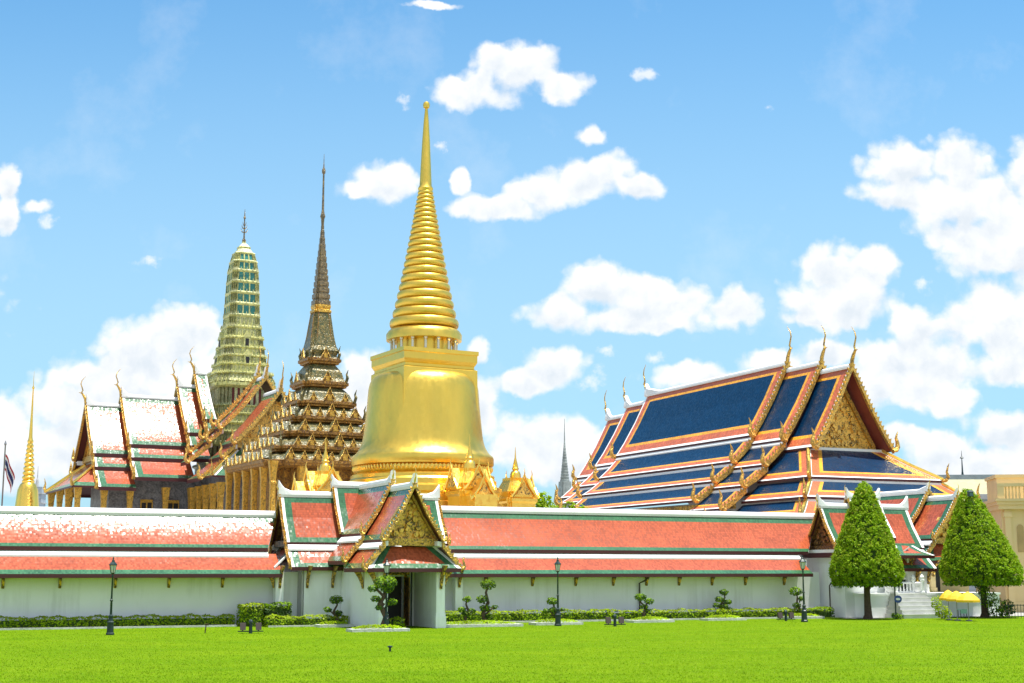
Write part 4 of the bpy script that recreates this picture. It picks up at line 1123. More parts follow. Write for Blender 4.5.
for s0, s1, z0, z1, out, body, rib in BANDS:
    b = MB(); h = z1 - z0
    b.stack(RP, [(s0, z0), (s1, z1 - h * .28)], body)
    b.stack(RP, [(s1, z1 - h * .28), (s1 + out, z1 - h * .18), (s1 + out, z1 - h * .06), (s1 + out * .3, z1)], PRY)
    if rib:
        n = len(RP)
        for j in range(n):
            (x0, y0), (x1, y1) = RP[j], RP[(j + 1) % n]
            ln = math.hypot(x1 - x0, y1 - y0) * s0
            k = max(1, round(ln / (.85 if body is PRT or body is PRR else .62)))
            for q in range(k + 1):
                t = q / k
                x, y = x0 + (x1 - x0) * t, y0 + (y1 - y0) * t
                b.tube([(x * s0 * 1.01, y * s0 * 1.01, z0), (x * s1 * 1.01, y * s1 * 1.01, z1 - h * .27)], .24 if body is PRR else .11, rib, 6)
            if out > .14:
                for q in range(k):
                    t = (q + .5) / k; x, y = x0 + (x1 - x0) * t, y0 + (y1 - y0) * t; e = (s1 + out * .9)
                    b.tube([(x * e, y * e, z1 - h * .1), (x * e, y * e, z1 + h * .22)], [.13, .01], PRW if rib is PRY else PRY, 4)
    b.build('prang_tier', pg)
for z, s, o in ((41.9 - 4.2, 2.9, .9), (34.9, 3.35, 1.0)):
    b = MB(); b.box(-.5, .5, -s - .35, -s + .1, z - .9, z + .5, PRY); b.box(-.26, .26, -s - .4, -s - .355, z - .8, z + .3, DARK); b.prism([(-.65, z + .5), (.65, z + .5), (0, z + 1.5)], lambda w, q: (w, -s - .42, q), lambda w, q: (w, -s + .1, q), PRY); b.build('niche', pg)
    b = MB(); b.box(-s - .35, -s + .1, -.5, .5, z - .9, z + .5, PRY); b.box(-s - .4, -s - .355, -.26, .26, z - .8, z + .3, DARK); b.prism([(-.65, z + .5), (.65, z + .5), (0, z + 1.5)], lambda w, q: (-s - .42, w, q), lambda w, q: (-s + .1, w, q), PRY); b.build('niche', pg)
b = MB(); b.lathe([(.28, 53.3), (.3, 53.7), (.14, 54.0), (.1, 55), (.09, 57.0), (.22, 57.2), (.1, 57.5), (.02, 58.6)], SPG, seg=8)
for z, r in ((54.9, .75), (55.5, .6), (56.0, .4)):
    for k in range(4):
        a = k * math.pi / 2 + .5
        b.tube([(0, 0, z), (r * .6 * math.cos(a), r * .6 * math.sin(a), z + .1), (r * math.cos(a), r * math.sin(a), z + .55)], [.06, .05, .02], SPG, 4)
b.build('trident_finial', pg)

# ------------------------------------------------------------------ distant spires, tower, flag
sp = thing('golden_spire', 'slim golden chedi spire rising alone above the left cloister roof', 'chedi', W(-19.2, 148.8), G)
zz = lambda y: 13.76 + (508 - y) * .1622
b = MB(); b.lathe([(2.1, 3), (2.05, 13), (1.9, 13.6), (1.75, 15), (1.6, 16.6), (1.25, 17.5), (.95, 17.8), (1.0, 18.1), (.8, 18.3)], GOLDS, seg=32); b.build('bell', sp, 40)
b = MB(); P = []
for k in range(9):
    t = k / 9; r = 1.0 - .6 * t; z = 18.3 + 6.6 * t; P += [(r * .8, z), (r, z + .2), (r, z + .45), (r * .8, z + .6)]
P += [(.3, 25.2), (.16, 29), (.09, 33), (.22, 33.2), (.06, 33.6), (.02, 36)]
b.lathe(P, GOLDS, seg=20); b.build('spire', sp, 40)
# a person-made tower wrapped in scaffolding, further off
tw = thing('scaffolded_tower', 'grey scaffold wrapped tower peeping beside the lone golden spire', 'tower', (-101.5, 305, 0))
b = MB(); b.box(-1.5, 1.5, -1.5, 1.5, 0, 21.5, mat('grey_netting', (.33, .37, .42), .8, var=.3, scale=2)); b.build('tower_body', tw)
b = MB()
for z in range(4, 22, 2): b.box(-1.7, 1.7, -1.7, 1.7, z, z + .2, GREY)
b.lathe([(.5, 21.5), (.3, 23), (.12, 23.5), (.04, 26)], GREY, seg=8); b.build('scaffold_and_finial', tw)
st = thing('grey_stupa', 'thin grey pointed stupa standing between two bushy trees left of blue hall', 'stupa', W(59.9, 113.6), G)
GS = mat('weathered_grey_green', (.30, .33, .31), .8, var=.3, scale=1.5, bump=.3)
b = MB(); b.stack(RD, [(1.1, 0), (1.1, 13.5), (1.0, 14), (1.0, 15.4), (.9, 15.6), (.8, 18)], GS); b.build('base', st)
b = MB(); P = []
for k in range(14):
    t = k / 14; r = .66 * (1 - t) ** 1.15 + .1; z = 18 + 6.5 * t; P += [(r, z), (r, z + .3), (r * .85, z + .36)]
P += [(.1, 24.6), (.03, 28.2)]
b.lathe(P, GS, seg=12); b.build('spire', st, 40)


def ground_at(px, py):
    """where the lawn is met by the line of sight through a point of the photograph"""
    x, y = (px - 512) / FOC, (341.5 - py) / FOC
    c, s = math.cos(TILT), math.sin(TILT)
    d = Vector((x, c - y * s, s + y * c)); t = -CAM_H / d.z
    return Vector((0, 0, CAM_H)) + d * t


fl = thing('flag_pole', 'flag pole with draped red white and blue flag at far left', 'flag', W(-33.3, 14), 0)
b = MB(); b.lathe([(.07, 0), (.05, 12.5), (.1, 12.6), (.02, 12.85)], mat('grey_metal', (.25, .25, .26), .4, .6), seg=8); b.build('pole', fl, 40)
b = MB()
FM = {'r': mat('red_cloth', (.45, .02, .03), .8), 'w': mat('white_cloth', (.75, .75, .75), .8), 'b': mat('navy_cloth', (.02, .03, .13), .8)}
cols_ = 'rwbbwr'
nu, nv = 12, 6
def fp(i, j):
    uu, vv = i / nu, j / nv
    x = .06 + uu * .72; drop = uu ** 1.3 * 1.7
    return (x * (1 - .25 * vv), .16 * math.sin(uu * 9 + vv) * (.3 + uu), 11.9 - vv * 1.15 - drop)
for i in range(nu):
    for j in range(nv): b.face([fp(i, j), fp(i + 1, j), fp(i + 1, j + 1), fp(i, j + 1)], FM[cols_[j]])
b.build('cloth', fl, 60)

# long pale roof and cream palace at the far right
lb = thing('long_pale_building', 'long low building with pale yellow roof far behind the right cone tree', 'building', (63, 200, 0), R(-4))
b = MB(); b.box(-6, 40, 0, 12, 0, 14.2, mat('pale_grey_wall', (.34, .37, .40), .8)); b.build('wall', lb)
b = MB(); b.loft([[(s, y, z) for y, z in ((-1, 14.2), (13, 14.2), (9, 16.6), (3, 16.6))] for s in (-7, 41)], mat('pale_yellow_roof', (.34, .33, .20), .75)); b.build('roof', lb)
b = MB(); b.box(-7.2, 41, -1.3, -1.02, 13.6, 14.3, GREY); b.box(-6.5, 40.5, 3.2, 8.8, 16.603, 17.3, mat('slate_grey_roof', (.28, .33, .36), .6)); b.build('roof_trim', lb)
b = MB(); b.lathe([(.2, 17.2), (.12, 17.8), (.06, 19.6), (.3, 19.7), (.05, 20), (.02, 20.8)], IRON, (1.2, 4), 6); b.build('finial', lb)

yb = thing('cream_palace', 'cream classical building with balustraded cornice behind the right cone tree', 'building', (45.0, 131.5, 0), R(-9))
b = MB(); b.box(0, 9, .3, 10, 0, 9.6, CREAM); b.build('wall', yb)
b = MB(); b.box(-.45, 9, -.45, 10, 9.7, 10.0, CREAM); b.box(-.3, 9, -.3, 10, 9.3, 9.697, CREAM); b.box(-.6, 9, -.6, 10, 10.003, 10.25, CREAM); b.build('cornice', yb)
b = MB(); b.box(-.35, 9, -.35, .25, 11.35, 11.65, CREAM)
for x in (-.1, 2.3, 4.9): b.box(x - .25, x + .35, -.32, .22, 10.253, 11.347, CREAM)
b.box(.3, 9, 3.5, 9, 10.25, 12.4, CREAM); b.box(.15, 9, 3.35, 9.2, 12.403, 12.7, CREAM); b.build('parapet', yb)
src = None
for k in range(16):
    x = .45 + k * .3
    if abs(x - 2.35) < .45 or abs(x - 4.95) < .5: continue
    if src is None:
        b = MB(); b.lathe([(.06, 10.25), (.11, 10.6), (.05, 11.0), (.08, 11.34)], CREAM, seg=8); src = b.build('baluster', yb, 40); src.location = (x, -.05, 0)
    else: part_copy(src, yb, (x, -.05, 0))
for x in (.25, 2.35):
    b = MB(); b.box(x, x + .55, .05, .297, 0, 9.28, CREAM); b.box(x - .1, x + .65, -.05, .296, 8.6, 9.0, CREAM); b.build('pilaster', yb)
b = MB(); pts = [(-.3, 5.4), (.3, 5.4), (.3, 7.6)] + [(.3 * math.cos(q * .3), 7.6 + .3 * math.sin(q * .3)) for q in range(1, 11)]
b.prism(pts, lambda w, z: (1.6 + w, .24, z), lambda w, z: (1.6 + w, .299, z), mat('shadowed_niche_paint', (.42, .30, .13), .8)); b.build('niche', yb)
b = MB(); pts = [(-1, 4.4), (1, 4.4), (1, 6.5)] + [(math.cos(q * .3), 6.5 + math.sin(q * .3)) for q in range(1, 11)]
b.prism(pts, lambda w, z: (4.2 + w, .2, z), lambda w, z: (4.2 + w, .298, z), mat('blue_dark_glass', (.02, .05, .07), .15)); b.build('arched_window', yb)
b = MB(); b.box(0, 9, .1, .296, 3.2, 3.5, CREAM); b.box(0, 9, .15, .297, 0, .9, CREAM); b.build('string_course', yb)

# ------------------------------------------------------------------ foliage
def leaf(m, p, nrm, size, mt):
    n = (nrm + Vector((rnd.gauss(0, .45), rnd.gauss(0, .45), .25 + rnd.gauss(0, .4)))).normalized()
    a = n.cross(Vector((rnd.gauss(0, 1), rnd.gauss(0, 1), rnd.gauss(0, 1)))).normalized(); c = n.cross(a)
    s = size * rnd.uniform(.65, 1.25)
    m.face([p - a * s, p + c * s * .55, p + a * s, p - c * s * .55], mt)


def clump(m, p, nrm, rad, n, size, mats):
    for _ in range(n):
        d = Vector((rnd.gauss(0, 1), rnd.gauss(0, 1), rnd.gauss(0, 1))).normalized()
        d = (d + nrm * .7).normalized()
        leaf(m, p + d * rad * rnd.uniform(.45, 1.0), d, size, rnd.choice(mats))


def blob_crown(parent, name, lobes, leafsize, mats, dens=22):
    m = MB()
    for (x, y, z, r, rz) in lobes:
        k = max(14, int(dens * r * r / (leafsize * leafsize) * .35))
        for _ in range(k):
            d = Vector((rnd.gauss(0, 1), rnd.gauss(0, 1), rnd.gauss(0, 1))).normalized()
            q = rnd.uniform(.7, 1.06)
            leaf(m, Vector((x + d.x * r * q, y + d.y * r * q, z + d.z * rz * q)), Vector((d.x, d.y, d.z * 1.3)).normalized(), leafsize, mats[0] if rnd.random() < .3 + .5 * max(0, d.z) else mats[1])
    o = m.build(name, parent, fix=False)
    return o


def cone_tree(px, py, label, height, rmax, z0, lean):
    p = ground_at(px, py)
    t = thing('topiary_tree', label, 'tree', p)
    b = MB(); b.tube([(0, 0, -.05), (.03, 0, .35), (0, 0, 1.4), (lean * .1, 0, z0 + .5), (lean * .5, 0, z0 + 3.5)], [.42, .3, .25, .22, .1], BARK, 10)
    for k in range(7):
        a = k * .9; b.tube([(0, 0, 2.0 + .1 * k), (.7 * math.cos(a), .7 * math.sin(a), z0 + .5), (1.6 * math.cos(a), 1.6 * math.sin(a), z0 + 1.0)], [.1, .07, .03], BARK, 5)
    b.build('trunk', t, 60)

    TAB = [(0, .86), (.04, .95), (.10, 1.0), (.19, .98), (.32, .87), (.45, .76), (.6, .60), (.72, .47), (.82, .36), (.9, .27), (.95, .19), (.985, .10), (1, .02)]

    def rad(f):  # 0 at the skirt, 1 at the tip
        for (f0, r0), (f1, r1) in zip(TAB, TAB[1:]):
            if f <= f1: return rmax * (r0 + (r1 - r0) * (f - f0) / (f1 - f0))
        return .05
    H = height - z0
    m = MB()
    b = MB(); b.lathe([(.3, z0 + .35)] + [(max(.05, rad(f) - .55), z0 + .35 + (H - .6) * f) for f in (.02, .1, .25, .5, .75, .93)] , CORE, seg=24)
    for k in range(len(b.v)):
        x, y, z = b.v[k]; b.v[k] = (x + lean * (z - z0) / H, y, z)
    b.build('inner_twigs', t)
    N = 3000
    c = 0
    while c < N:
        f = rnd.random()
        if rnd.random() > (rad(f) / rad(.08)): continue
        c += 1
        an = rnd.uniform(0, 2 * math.pi); r = rad(f) + rnd.gauss(0, .04) + .045 * math.sin(an * 5 + f * 17) * math.sin(f * 23 + an * 3)
        pos = Vector((lean * f + (r - .22) * math.cos(an), (r - .22) * math.sin(an), z0 + H * f - .1))
        nr = Vector((math.cos(an), math.sin(an), .85)).normalized()
        pick = rnd.random()
        ms = (LEAF_TOP, LEAF_MID) if pick < .55 else ((LEAF_MID, LEAF_MID) if pick < .85 else (LEAF_TOP, LEAF_YEL))
        clump(m, pos, nr, .22 * rnd.uniform(.7, 1.15), 16, .075, ms)
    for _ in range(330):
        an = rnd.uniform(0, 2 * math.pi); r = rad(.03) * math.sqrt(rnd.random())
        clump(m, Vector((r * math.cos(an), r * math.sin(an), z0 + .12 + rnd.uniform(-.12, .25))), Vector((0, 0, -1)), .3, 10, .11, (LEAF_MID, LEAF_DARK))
    m.build('crown', t, fix=False)
    return p


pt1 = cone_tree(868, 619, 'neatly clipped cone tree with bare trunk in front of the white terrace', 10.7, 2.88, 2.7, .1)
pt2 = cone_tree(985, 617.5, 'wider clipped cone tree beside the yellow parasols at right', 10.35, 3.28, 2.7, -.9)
fb = thing('floodlight_box', 'small dark lamp box at the tip of the wider cone tree', 'lamp', pt2 + Vector((-.95, -.9, 9.6)), .2)
b = MB(); b.loft([[(x, y, z) for x, y in ((-.2, -.12), (.2, -.12), (.2, .14), (-.2, .14))] for z in (0, .38)], IRON); b.loft([[(x, y, .383 + dz) for x, y in ((-.26 + k, -.18 + k), (.26 - k, -.18 + k), (.26 - k, .2 - k), (-.26 + k, .2 - k))] for dz, k in ((0, 0), (.14, .16))], IRON); b.build('housing', fb)
b = MB(); b.box(-.15, .15, -.135, -.122, .06, .32, mat('teal_glass', (.05, .14, .15), .15)); b.build('lens', fb)
b = MB(); b.tube([(0, .1, .1), (0, .8, -.3), (.1, .95, -1.4)], .03, IRON, 5); b.build('mounting_arm', fb)


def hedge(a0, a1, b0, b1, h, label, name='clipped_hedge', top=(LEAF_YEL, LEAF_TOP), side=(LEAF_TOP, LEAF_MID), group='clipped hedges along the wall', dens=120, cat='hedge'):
    ac, bc = (a0 + a1) / 2, (b0 + b1) / 2
    t = thing(name, label, cat, W(ac, bc), G, group)
    hx, hy = (a1 - a0) / 2, (b1 - b0) / 2
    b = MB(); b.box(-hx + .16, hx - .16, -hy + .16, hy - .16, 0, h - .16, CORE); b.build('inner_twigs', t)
    m = MB()
    for (n, area) in (((0, 0, 1), 4 * hx * hy), ((0, -1, 0), 2 * hx * h), ((-1, 0, 0), 2 * hy * h), ((1, 0, 0), 2 * hy * h)):
        for _ in range(int(area * dens)):
            x, y, z = rnd.uniform(-hx, hx), rnd.uniform(-hy, hy), rnd.uniform(0, h)
            if n[2]: z = h
            elif n[1]: y = -hy
            else: x = n[0] * hx
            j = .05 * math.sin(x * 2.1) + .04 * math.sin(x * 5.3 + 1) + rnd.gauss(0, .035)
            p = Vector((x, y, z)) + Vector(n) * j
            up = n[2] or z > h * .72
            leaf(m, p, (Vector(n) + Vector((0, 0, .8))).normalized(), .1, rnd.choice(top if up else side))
    m.build('leaves', t, fix=False)
    return t


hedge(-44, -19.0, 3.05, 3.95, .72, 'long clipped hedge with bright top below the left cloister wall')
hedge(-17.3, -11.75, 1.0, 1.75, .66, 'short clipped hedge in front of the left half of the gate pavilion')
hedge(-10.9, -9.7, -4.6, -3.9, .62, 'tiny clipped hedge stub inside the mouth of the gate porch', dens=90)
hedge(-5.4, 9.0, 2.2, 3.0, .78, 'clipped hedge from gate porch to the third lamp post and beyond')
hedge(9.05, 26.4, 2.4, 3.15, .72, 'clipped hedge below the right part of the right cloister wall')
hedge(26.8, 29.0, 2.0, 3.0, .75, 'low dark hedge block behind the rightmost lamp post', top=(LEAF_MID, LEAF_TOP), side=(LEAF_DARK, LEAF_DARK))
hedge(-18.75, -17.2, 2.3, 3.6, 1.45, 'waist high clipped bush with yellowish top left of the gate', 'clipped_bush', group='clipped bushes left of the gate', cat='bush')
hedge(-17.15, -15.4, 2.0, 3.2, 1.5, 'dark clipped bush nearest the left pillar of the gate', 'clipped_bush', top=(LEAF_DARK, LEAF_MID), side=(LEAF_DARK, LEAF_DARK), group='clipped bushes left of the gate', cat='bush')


def kerb(a0, a1, b0, b1, h, m=STONE):
    b = MB(); p = [W(a0, b0), W(a1, b0), W(a1, b1), W(a0, b1)]
    b.loft([[(q.x, q.y, z) for q in p] for z in (-.05, h)], m); o = b.build('kerb'); o['kind'] = 'structure'


kerb(-44, -18.9, 2.72, 2.9, .12); kerb(-5.4, 26.5, 1.85, 2.02, .12); kerb(-17.3, -11.8, .55, .72, .10)


def bonsai(px, py, pads, label, trunk=.09, bed=(1.5, .5), leafs=.085):
    p = ground_at(px, py)
    t = thing('cloud_pruned_tree', label, 'topiary', p, G, 'cloud pruned trees along the wall')
    b = MB()
    top = max(pads, key=lambda q: q[1])
    w = rnd.choice((-1, 1)) * .12 * top[1]
    P = [(0, 0, 0), (w * .7, 0, top[1] * .28), (-w * .5, .03, top[1] * .55), (top[0] * .8 + w * .4, 0, top[1] * .8), (top[0], 0, top[1])]
    b.tube(P, [trunk * 1.5, trunk * 1.2, trunk, trunk * .7, trunk * .5], BARK, 7)
    for q in pads:
        if q is top: continue
        z = max(.15, q[1] - abs(q[0]) * .6 - .15)
        b.tube([(P[1][0] * .5, 0, z), (q[0] * .6, rnd.uniform(-.1, .1), q[1] - .1), (q[0], 0, q[1])], [trunk * .7, trunk * .5, trunk * .3], BARK, 5)
    b.build('trunk', t, 60)
    for q in pads:
        x, z, r = q
        blob_crown(t, 'foliage_pad', [(x, rnd.uniform(-.1, .1) * r, z, r, r * .62)], leafs, (LEAF_TOP if rnd.random() < .5 else LEAF_YEL, LEAF_MID) if r > .8 else (LEAF_MID, LEAF_DARK), 26)
    return p


def bed(px, py, w, d, label, kerbed=True, leafm=(LEAF_TOP, LEAF_TOP)):
    p = ground_at(px, py)
    t = thing('planting_bed', label, 'flower bed', p, G, 'planting beds at the feet of the pruned trees')
    if kerbed:
        b = MB(); b.loft([[(sx * w * 1.06, sy * d * 1.15, z) for sx, sy in ((1, 1), (-1, 1), (-1, -1), (1, -1))] for z in (0, .17)], STONE); b.build('stone_rim', t)
    m = MB()
    for _ in range(int(w * d * 650)):
        an, r = rnd.uniform(0, 6.283), math.sqrt(rnd.random())
        x, y = w * r * math.cos(an), d * r * math.sin(an)
        leaf(m, Vector((x, y, .17 + .2 * (1 - r ** 3) + rnd.uniform(-.06, .05))), Vector((0, 0, 1)), .08, rnd.choice(leafm))
    m.build('ground_cover', t, fix=False)


bonsai(77, 625, [(0, 1.5, .3), (-.28, 1.18, .24), (.15, 1.0, .3), (-.36, .72, .26), (.25, .62, .24), (-.6, .42, .2)], 'small cloud pruned tree left of the leftmost lamp post')
bonsai(186, 624, [(0, .95, .42), (-.3, .5, .22), (.35, .45, .2)], 'squat round headed pruned tree midway along the left wall')
bonsai(335, 626, [(.05, 1.75, .48), (-.55, 1.1, .28), (.22, .85, .32)], 'pruned tree with one round head before the white gate wall')
bonsai(382, 630.5, [(.15, 2.95, .72), (-.62, 2.6, .34), (-.42, 1.95, .32), (.62, 1.75, .34), (-.2, 1.4, .26), (.3, 2.55, .4)], 'largest cloud pruned tree, in front of the gate doorway', .16)
bonsai(467, 625, [(0, 1.75, .33), (-.4, 1.05, .3), (.35, .95, .28), (-.1, .8, .3)], 'shorter of two pruned trees just right of the gate')
bonsai(486, 625, [(.15, 2.75, .55), (-.3, 1.75, .42), (.65, 1.2, .24), (-.05, 1.15, .4), (.1, .6, .3)], 'taller crooked pruned tree just right of the gate', .12)
bonsai(556, 623, [(-.3, 1.55, .42), (-.75, .85, .28), (.55, .95, .2), (.95, .6, .3), (-.2, .9, .35), (.1, .45, .35)], 'pruned tree hugging the third lamp post')
bonsai(645, 621, [(-.35, 1.75, .45), (.4, 1.45, .36), (-.05, 1.05, .3), (.3, .75, .25)], 'pruned tree below the rain pipe on the right wall')
bonsai(723, 619, [(.15, 2.05, .38), (-.3, 1.5, .36), (.45, 1.3, .34), (-.6, 1.05, .3), (.1, .95, .4), (.6, .75, .25), (-.15, .5, .4)], 'bushy pruned tree alone between pipe and rightmost lamp')
bonsai(799, 618, [(-.25, 2.1, .55), (.25, 1.5, .3), (-.15, 1.0, .35), (.15, .5, .35)], 'pruned tree touching the rightmost lamp post')
for i, (px, py, w, lab) in enumerate(((77, 628.3, 1.25, 'low bright bed under the leftmost pruned tree'), (187, 626.5, 1.2, 'low bright bed under the squat round headed tree'), (334, 627, 1.1, 'small bright bed before the white gate wall'), (378, 631.4, 1.75, 'white rimmed bed at the gate doorway tree'), (476, 626.8, 3.0, 'long white rimmed bed under two pruned trees right of the gate'), (556, 624.7, 1.7, 'low bright bed at the third lamp post'), (650, 622.3, 1.6, 'low bright bed under the tree below the rain pipe'), (723, 620.3, 1.6, 'low bright bed under the bushy lone tree'), (803, 618.5, 1.5, 'low bright bed by the rightmost lamp post'))):
    bed(px, py, w, .55, lab)


# ------------------------------------------------------------------ lamps, floodlights, small things
def lamp_post():
    t = thing('lamp_post', 'x', 'street lamp', (0, 0, 0), 0, 'green lamp posts on the lawn')
    b = MB(); b.stack([(math.cos(k * math.pi / 4 + .39), math.sin(k * math.pi / 4 + .39)) for k in range(8)], [(.24, 0), (.24, .1), (.2, .14), (.18, .62), (.2, .66), (.2, .74), (.14, .8), (.11, .98), (.13, 1.02), (.13, 1.1), (.08, 1.16)], IRON); b.build('base', t)
    b = MB(); b.lathe([(.075, 1.14), (.062, 1.9), (.085, 1.93), (.085, 2.0), (.058, 2.03), (.042, 3.3), (.06, 3.33), (.06, 3.4), (.04, 3.45), (.1, 3.52), (.12, 3.56)], IRON, seg=12); b.build('post', t, 40)
    b = MB()
    b.stack([(math.cos(k * math.pi / 3), math.sin(k * math.pi / 3)) for k in range(6)], [(.12, 3.56), (.2, 3.98)], GLASSM); b.build('lantern_glass', t)
    b = MB()
    for k in range(6):
        c, s = math.cos(k * math.pi / 3), math.sin(k * math.pi / 3); b.tube([(.125 * c, .125 * s, 3.54), (.208 * c, .208 * s, 4.0)], .014, IRON, 4)
    b.stack([(math.cos(k * math.pi / 3), math.sin(k * math.pi / 3)) for k in range(6)], [(.25, 3.985), (.25, 4.03), (.15, 4.14), (.09, 4.2), (.09, 4.26), (.035, 4.32), (.05, 4.37), (.01, 4.47)], IRON); b.build('lantern_cap', t)
    return t


LP = [(110, 635, 1.0, 'green lamp post alone at far left of the lawn'), (386, 630.5, 1.0, 'green lamp post in front of the gate doorway'), (558, 626, 1.03, 'green lamp post on the lawn right of the gate, mid wall'), (804.5, 622, 1.08, 'green lamp post at the right end of the cloister wall')]
l0 = lamp_post()
for i, (px, py, sc, lab) in enumerate(LP):
    o = l0 if i == 0 else copy_tree(l0)
    o.location = ground_at(px, py); o.scale = (sc, sc, sc); o['label'] = lab
    o.rotation_euler = (0, 0, i * .3)


def flood():
    t = thing('floodlight_cluster', 'x', 'floodlight', (0, 0, 0), 0, 'ground floodlights on the lawn')
    b = MB(); b.stack([(math.cos(k * math.pi / 4), math.sin(k * math.pi / 4)) for k in range(8)], [(.11, 0), (.1, .62), (.14, .64), (.13, .72), (.05, .82)], IRON); b.build('bollard', t)
    b = MB(); b.box(-.75, .75, -.05, .05, .1, .16, IRON); b.build('cross_bar', t)
    for sd in (-1, 1):
        b = MB(); b.loft([[(sd * .46 + x, y + (z - .2) * .25, z) for x, y in ((-.17, -.12), (.17, -.12), (.15, .16), (-.15, .16))] for z in (.2, .62)], mat('brown_metal', (.06, .04, .035), .5)); b.box(sd * .46 - .04, sd * .46 + .04, -.02, .06, .14, .25, IRON); b.build('flood_lamp', t)
    return t


f0 = flood()
for i, (px, py, lab) in enumerate(((250.5, 633.5, 'dark floodlight cluster on the lawn before the bushes'), (615, 626.5, 'dark floodlight cluster on the lawn below the middle of right wall'), (786, 621, 'dark floodlight cluster left of the rightmost lamp post'))):
    o = f0 if i == 0 else copy_tree(f0)
    o.location = ground_at(px, py); o['label'] = lab; o.rotation_euler = (0, 0, G * .6)

p = ground_at(390, 651.5)
t = thing('lawn_sprinkler', 'tiny dark sprinkler head standing alone on the open lawn', 'sprinkler', p)
b = MB(); b.lathe([(.05, 0), (.05, .16), (.09, .18), (.09, .24), (.03, .27)], IRON, seg=8); b.tube([(-.12, 0, .22), (.12, 0, .22)], .025, IRON, 5); b.build('head', t)
p = ground_at(205, 633)
t = thing('garden_stake', 'short leaning dark stake in the lawn, left of the bushes', 'stake', p)
b = MB(); b.tube([(0, 0, 0), (.06, 0, .55)], .035, BARK, 6); b.box(-.03, .2, -.02, .02, .45, .56, BARK); b.build('stick', t)
# pipes and boxes on walls
t = thing('rain_pipe', 'dark bent rain pipe on the right cloister wall', 'pipe', W(12.6, 4.3), G)
b = MB(); b.tube([(.55, -.75, 3.3), (.3, -.45, 2.95), (0, -.1, 2.75), (0, -.1, .05)], .07, mat('dark_brown_pipe', (.06, .045, .04), .5), 8); b.build('pipe', t)
t = thing('rain_pipe', 'dark rain pipe at the end of the wall beside the meter box', 'pipe', W(29.6, 3.5), G)
b = MB(); b.tube([(.5, -.3, 3.1), (0, -.3, 2.5), (0, -.3, .05)], .06, mat('dark_brown_pipe', (.06, .045, .04), .5), 8); b.build('pipe', t)
t = thing('meter_box', 'grey electrical box on the white pavilion wall above the terrace corner', 'electrical box', W(29.95, 2.4), G - math.pi / 2)
b = MB(); b.box(-.3, .3, -.28, .04, 2.3, 3.05, mat('grey_box', (.36, .38, .36), .6)); b.build('housing', t)
b = MB(); b.box(-.24, .24, -.3, -.282, 2.36, 2.99, mat('grey_box_door', (.44, .46, .44), .6)); b.build('door', t)
p = ground_at(896, 618.5)
t = thing('sign_post', 'dark pole with round blue sign left of the white stairs', 'sign', p)
b = MB(); b.lathe([(.1, 0), (.06, .1), (.055, 3.2), (.08, 3.25), (.02, 3.35)], IRON, seg=8); b.build('pole', t, 40)
b = MB(); b.prism([(.3 * math.cos(q * .3927), .3 * math.sin(q * .3927)) for q in range(16)], lambda w, z: (.2 + w, -.1, 1.5 + z), lambda w, z: (.2 + w, -.06, 1.5 + z), mat('blue_sign_paint', (.02, .06, .28), .4)); b.build('sign_disc', t)
b = MB(); b.prism([(.18 * math.cos(q * .785), .09 * math.sin(q * .785)) for q in range(8)], lambda w, z: (.2 + w, -.112, 1.5 + z), lambda w, z: (.2 + w, -.103, 1.5 + z), WHITE); b.build('sign_mark', t)


def shrub(px, py, lobes, label, mats, size=.1):
    t = thing('shrub', label, 'shrub', ground_at(px, py), 0, 'shrubs at the foot of the terrace')
    b = MB()
    for q in lobes[:3]: b.tube([(q[0] * .3, 0, 0), (q[0], q[1], q[2])], [.04, .02], BARK, 5)
    b.build('stems', t)
    blob_crown(t, 'leaves', lobes, size, mats, 20)


shrub(943, 619, [(-.1, 0, .6, .55, .55), (.35, 0, .4, .4, .4), (-.4, .2, 1.2, .45, .6)], 'bright yellow green shrub right of the white stairs', (LEAF_YEL, LEAF_TOP))
shrub(931, 616, [(0, 1, 1.7, .5, .7), (.2, 1, 1.0, .5, .6)], 'dark leafy shrub rising behind the stair newel', (LEAF_MID, LEAF_DARK))
shrub(896, 619.5, [(0, 0, .25, .35, .28), (.3, 0, .2, .25, .2)], 'low dark shrub at the foot of the blue sign', (LEAF_MID, LEAF_DARK))
shrub(997, 618, [(0, 0, .8, .8, .9), (-.6, .2, 1.7, .7, .9), (.6, .1, .5, .5, .5), (-.9, .3, 2.4, .6, .7)], 'dark shrub under the wider cone tree', (LEAF_MID, LEAF_DARK))
shrub(1008, 618, [(0, 0, 1.1, .45, .4), (.3, 0, .7, .4, .4)], 'small round dark shrub at the foot of cream palace', (LEAF_DARK, LEAF_DARK))

YEL = mat('yellow_canvas', (.86, .56, .03), .7, var=.05, trans=.25)


def parasol(px, py, r, h, label, dy=0):
    p = ground_at(px, py) + Vector((0, dy, 0))
    t = thing('parasol', label, 'parasol', p, rnd.uniform(0, 1), 'yellow parasols by the stairs')
    b = MB(); b.lathe([(.25, 0), (.25, .08), (.03, .1), (.025, h - .05)], mat('grey_metal', (.25, .25, .26), .4, .6), seg=8); b.build('pole', t, 40)
    b = MB(); n = 8
    loops = []
    for rr, z in ((r, h - .62), (r * .72, h - .36), (r * .38, h - .14), (.04, h)):
        loops.append([(rr * math.cos(2 * math.pi * k / 16) * (1 if k % 2 == 0 else .94), rr * math.sin(2 * math.pi * k / 16) * (1 if k % 2 == 0 else .94), z) for k in range(16)])
    b.loft(loops, YEL, cap=False)
    b.loft([[(x, y, z - .16) for x, y, z in loops[0]], loops[0]], YEL, cap=False); b.build('canopy', t)


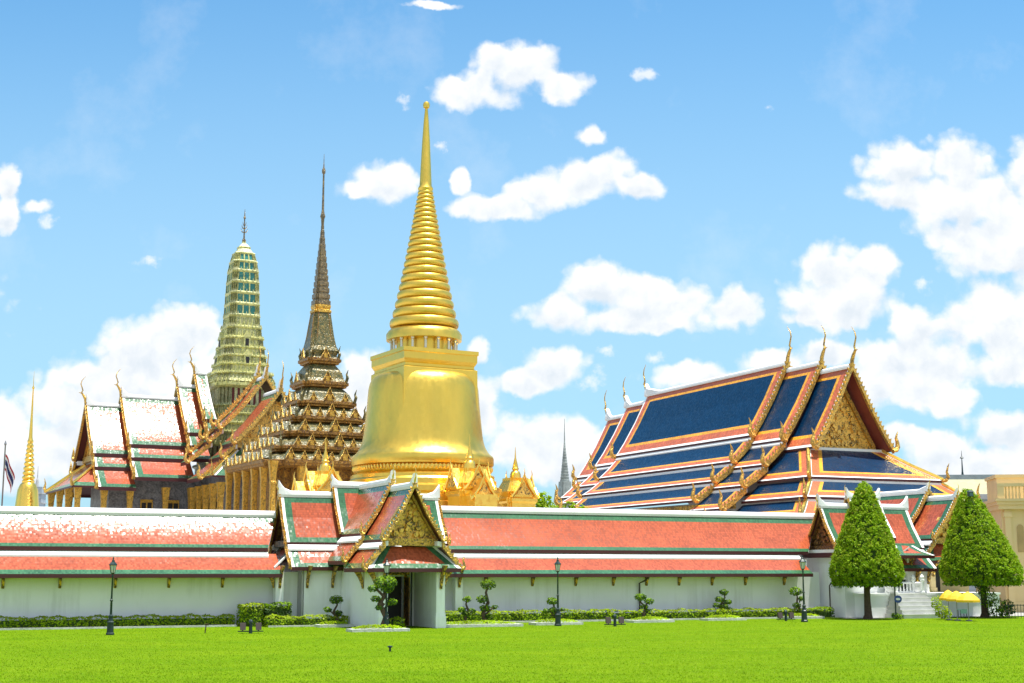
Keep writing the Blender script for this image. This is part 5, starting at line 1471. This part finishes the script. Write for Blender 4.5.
parasol(969, 621, .92, 2.15, 'frontmost yellow parasol near the wider cone tree')
parasol(957.5, 620.5, .76, 2.2, 'yellow parasol half hidden behind the frontmost parasol')
parasol(950.5, 620, .7, 2.25, 'deeper yellow parasol closest to the stairs', .3)
t = thing('small_table', 'small pale green table under the yellow parasols', 'table', ground_at(962.5, 618), .2)
b = MB(); b.box(-.3, .3, -.25, .25, .62, .68, mat('pale_green_top', (.25, .50, .36), .6)); b.box(-.28, .28, -.265, -.252, .35, .619, mat('pale_green_top', (.25, .50, .36), .6)); b.build('top', t)
for x in (-.25, .25):
    for y in (-.2, .2):
        b = MB(); b.box(x - .02, x + .02, y - .02, y + .02, 0, .618, IRON); b.build('leg', t)
t = thing('iron_fence', 'low dark iron fence at the foot of the cream palace', 'fence', ground_at(1006, 618.5), 0)
b = MB()
for z in (.15, 1.0): b.box(0, 6, -.03, .03, z, z + .06, IRON)
for k in range(26): b.box(k * .24 - .015, k * .24 + .015, -.015, .015, 0, 1.1, IRON)
b.build('railing', t)


def far_tree(x, y, lobes, label):
    t = thing('leafy_tree', label, 'tree', W(x, y), 0, 'trees behind the cloister wall')
    zl = min(q[2] for q in lobes)
    b = MB(); b.tube([(0, 0, 0), (.1, 0, zl * .6), (0, 0, zl + 1)], [.4, .3, .12], BARK, 8)
    for q in lobes: b.tube([(0, 0, zl * .7), (q[0] * .6, q[1] * .6, q[2] - .5), (q[0], q[1], q[2])], [.14, .09, .04], BARK, 5)
    b.build('trunk', t, 60)
    blob_crown(t, 'crown', lobes, .28, (LEAF_TOP, LEAF_MID), 26)


far_tree(37.8, 75, [(0, 0, 11.6, 1.7, 1.5), (-1.3, 0, 11.0, 1.4, 1.3), (1.0, .3, 11.2, 1.4, 1.4), (.1, -.3, 13.0, 1.0, .9), (-.6, .4, 12.6, 1.1, 1.0)], 'bushy green tree left of the grey stupa')
far_tree(34.2, 58, [(0, 0, 10.4, 1.3, 1.2), (1.3, 0, 10.0, 1.3, 1.1), (-.9, 0, 11.2, .8, .8)], 'lower bushy tree between grey stupa and blue hall')


# ------------------------------------------------------------------ grass blades standing up from the lawn
def grass_blades(n=170000):
    import numpy as np
    g = np.random.default_rng(5)
    Y = 46 + (112 - 46) * g.random(n * 2) ** 1.5
    X = (g.random(n * 2) - .5) * .84 * Y
    b_ = (X - OR.x) * NX.x + (Y - OR.y) * NX.y
    a_ = (X - OR.x) * UX.x + (Y - OR.y) * UX.y
    ok = (b_ < 2.6) & ~((a_ > 29) & (b_ > -.6)) & ~((a_ > -12) & (a_ < -6.5) & (b_ > -5.3)) & ~((a_ > 32) & (a_ < 37) & (b_ > -3))
    X, Y = X[ok][:n], Y[ok][:n]; n = len(X)
    yaw = g.random(n) * 6.283; w = .012 + .018 * g.random(n); h = .02 + .04 * g.random(n) ** 2
    lx, ly = (g.random(n) - .5) * .07, (g.random(n) - .5) * .07
    V = np.zeros((n, 3, 3), dtype=np.float32)
    V[:, 0, 0] = X - w * np.cos(yaw); V[:, 0, 1] = Y - w * np.sin(yaw)
    V[:, 1, 0] = X + w * np.cos(yaw); V[:, 1, 1] = Y + w * np.sin(yaw)
    V[:, 2, 0] = X + lx; V[:, 2, 1] = Y + ly; V[:, 2, 2] = h
    me = bpy.data.meshes.new('grass')
    me.vertices.add(n * 3); me.vertices.foreach_set('co', V.ravel())
    me.loops.add(n * 3); me.loops.foreach_set('vertex_index', np.arange(n * 3, dtype=np.int32))
    me.polygons.add(n); me.polygons.foreach_set('loop_start', np.arange(0, n * 3, 3, dtype=np.int32))
    for m in (mat('grass_blade', (.25, .40, .010), .6, var=.25, scale=.9, trans=.5, spec=.1), mat('pale_grass_blade', (.34, .44, .03), .6, var=.25, scale=.9, trans=.5, spec=.1)): me.materials.append(m)
    me.polygons.foreach_set('material_index', (g.random(n) < .12).astype(np.int32))
    me.update(); me.validate()
    o = bpy.data.objects.new('grass', me); col.objects.link(o)
    o['kind'] = 'stuff'; o['label'] = 'short green grass blades covering the open lawn'; o['category'] = 'grass'


grass_blades()
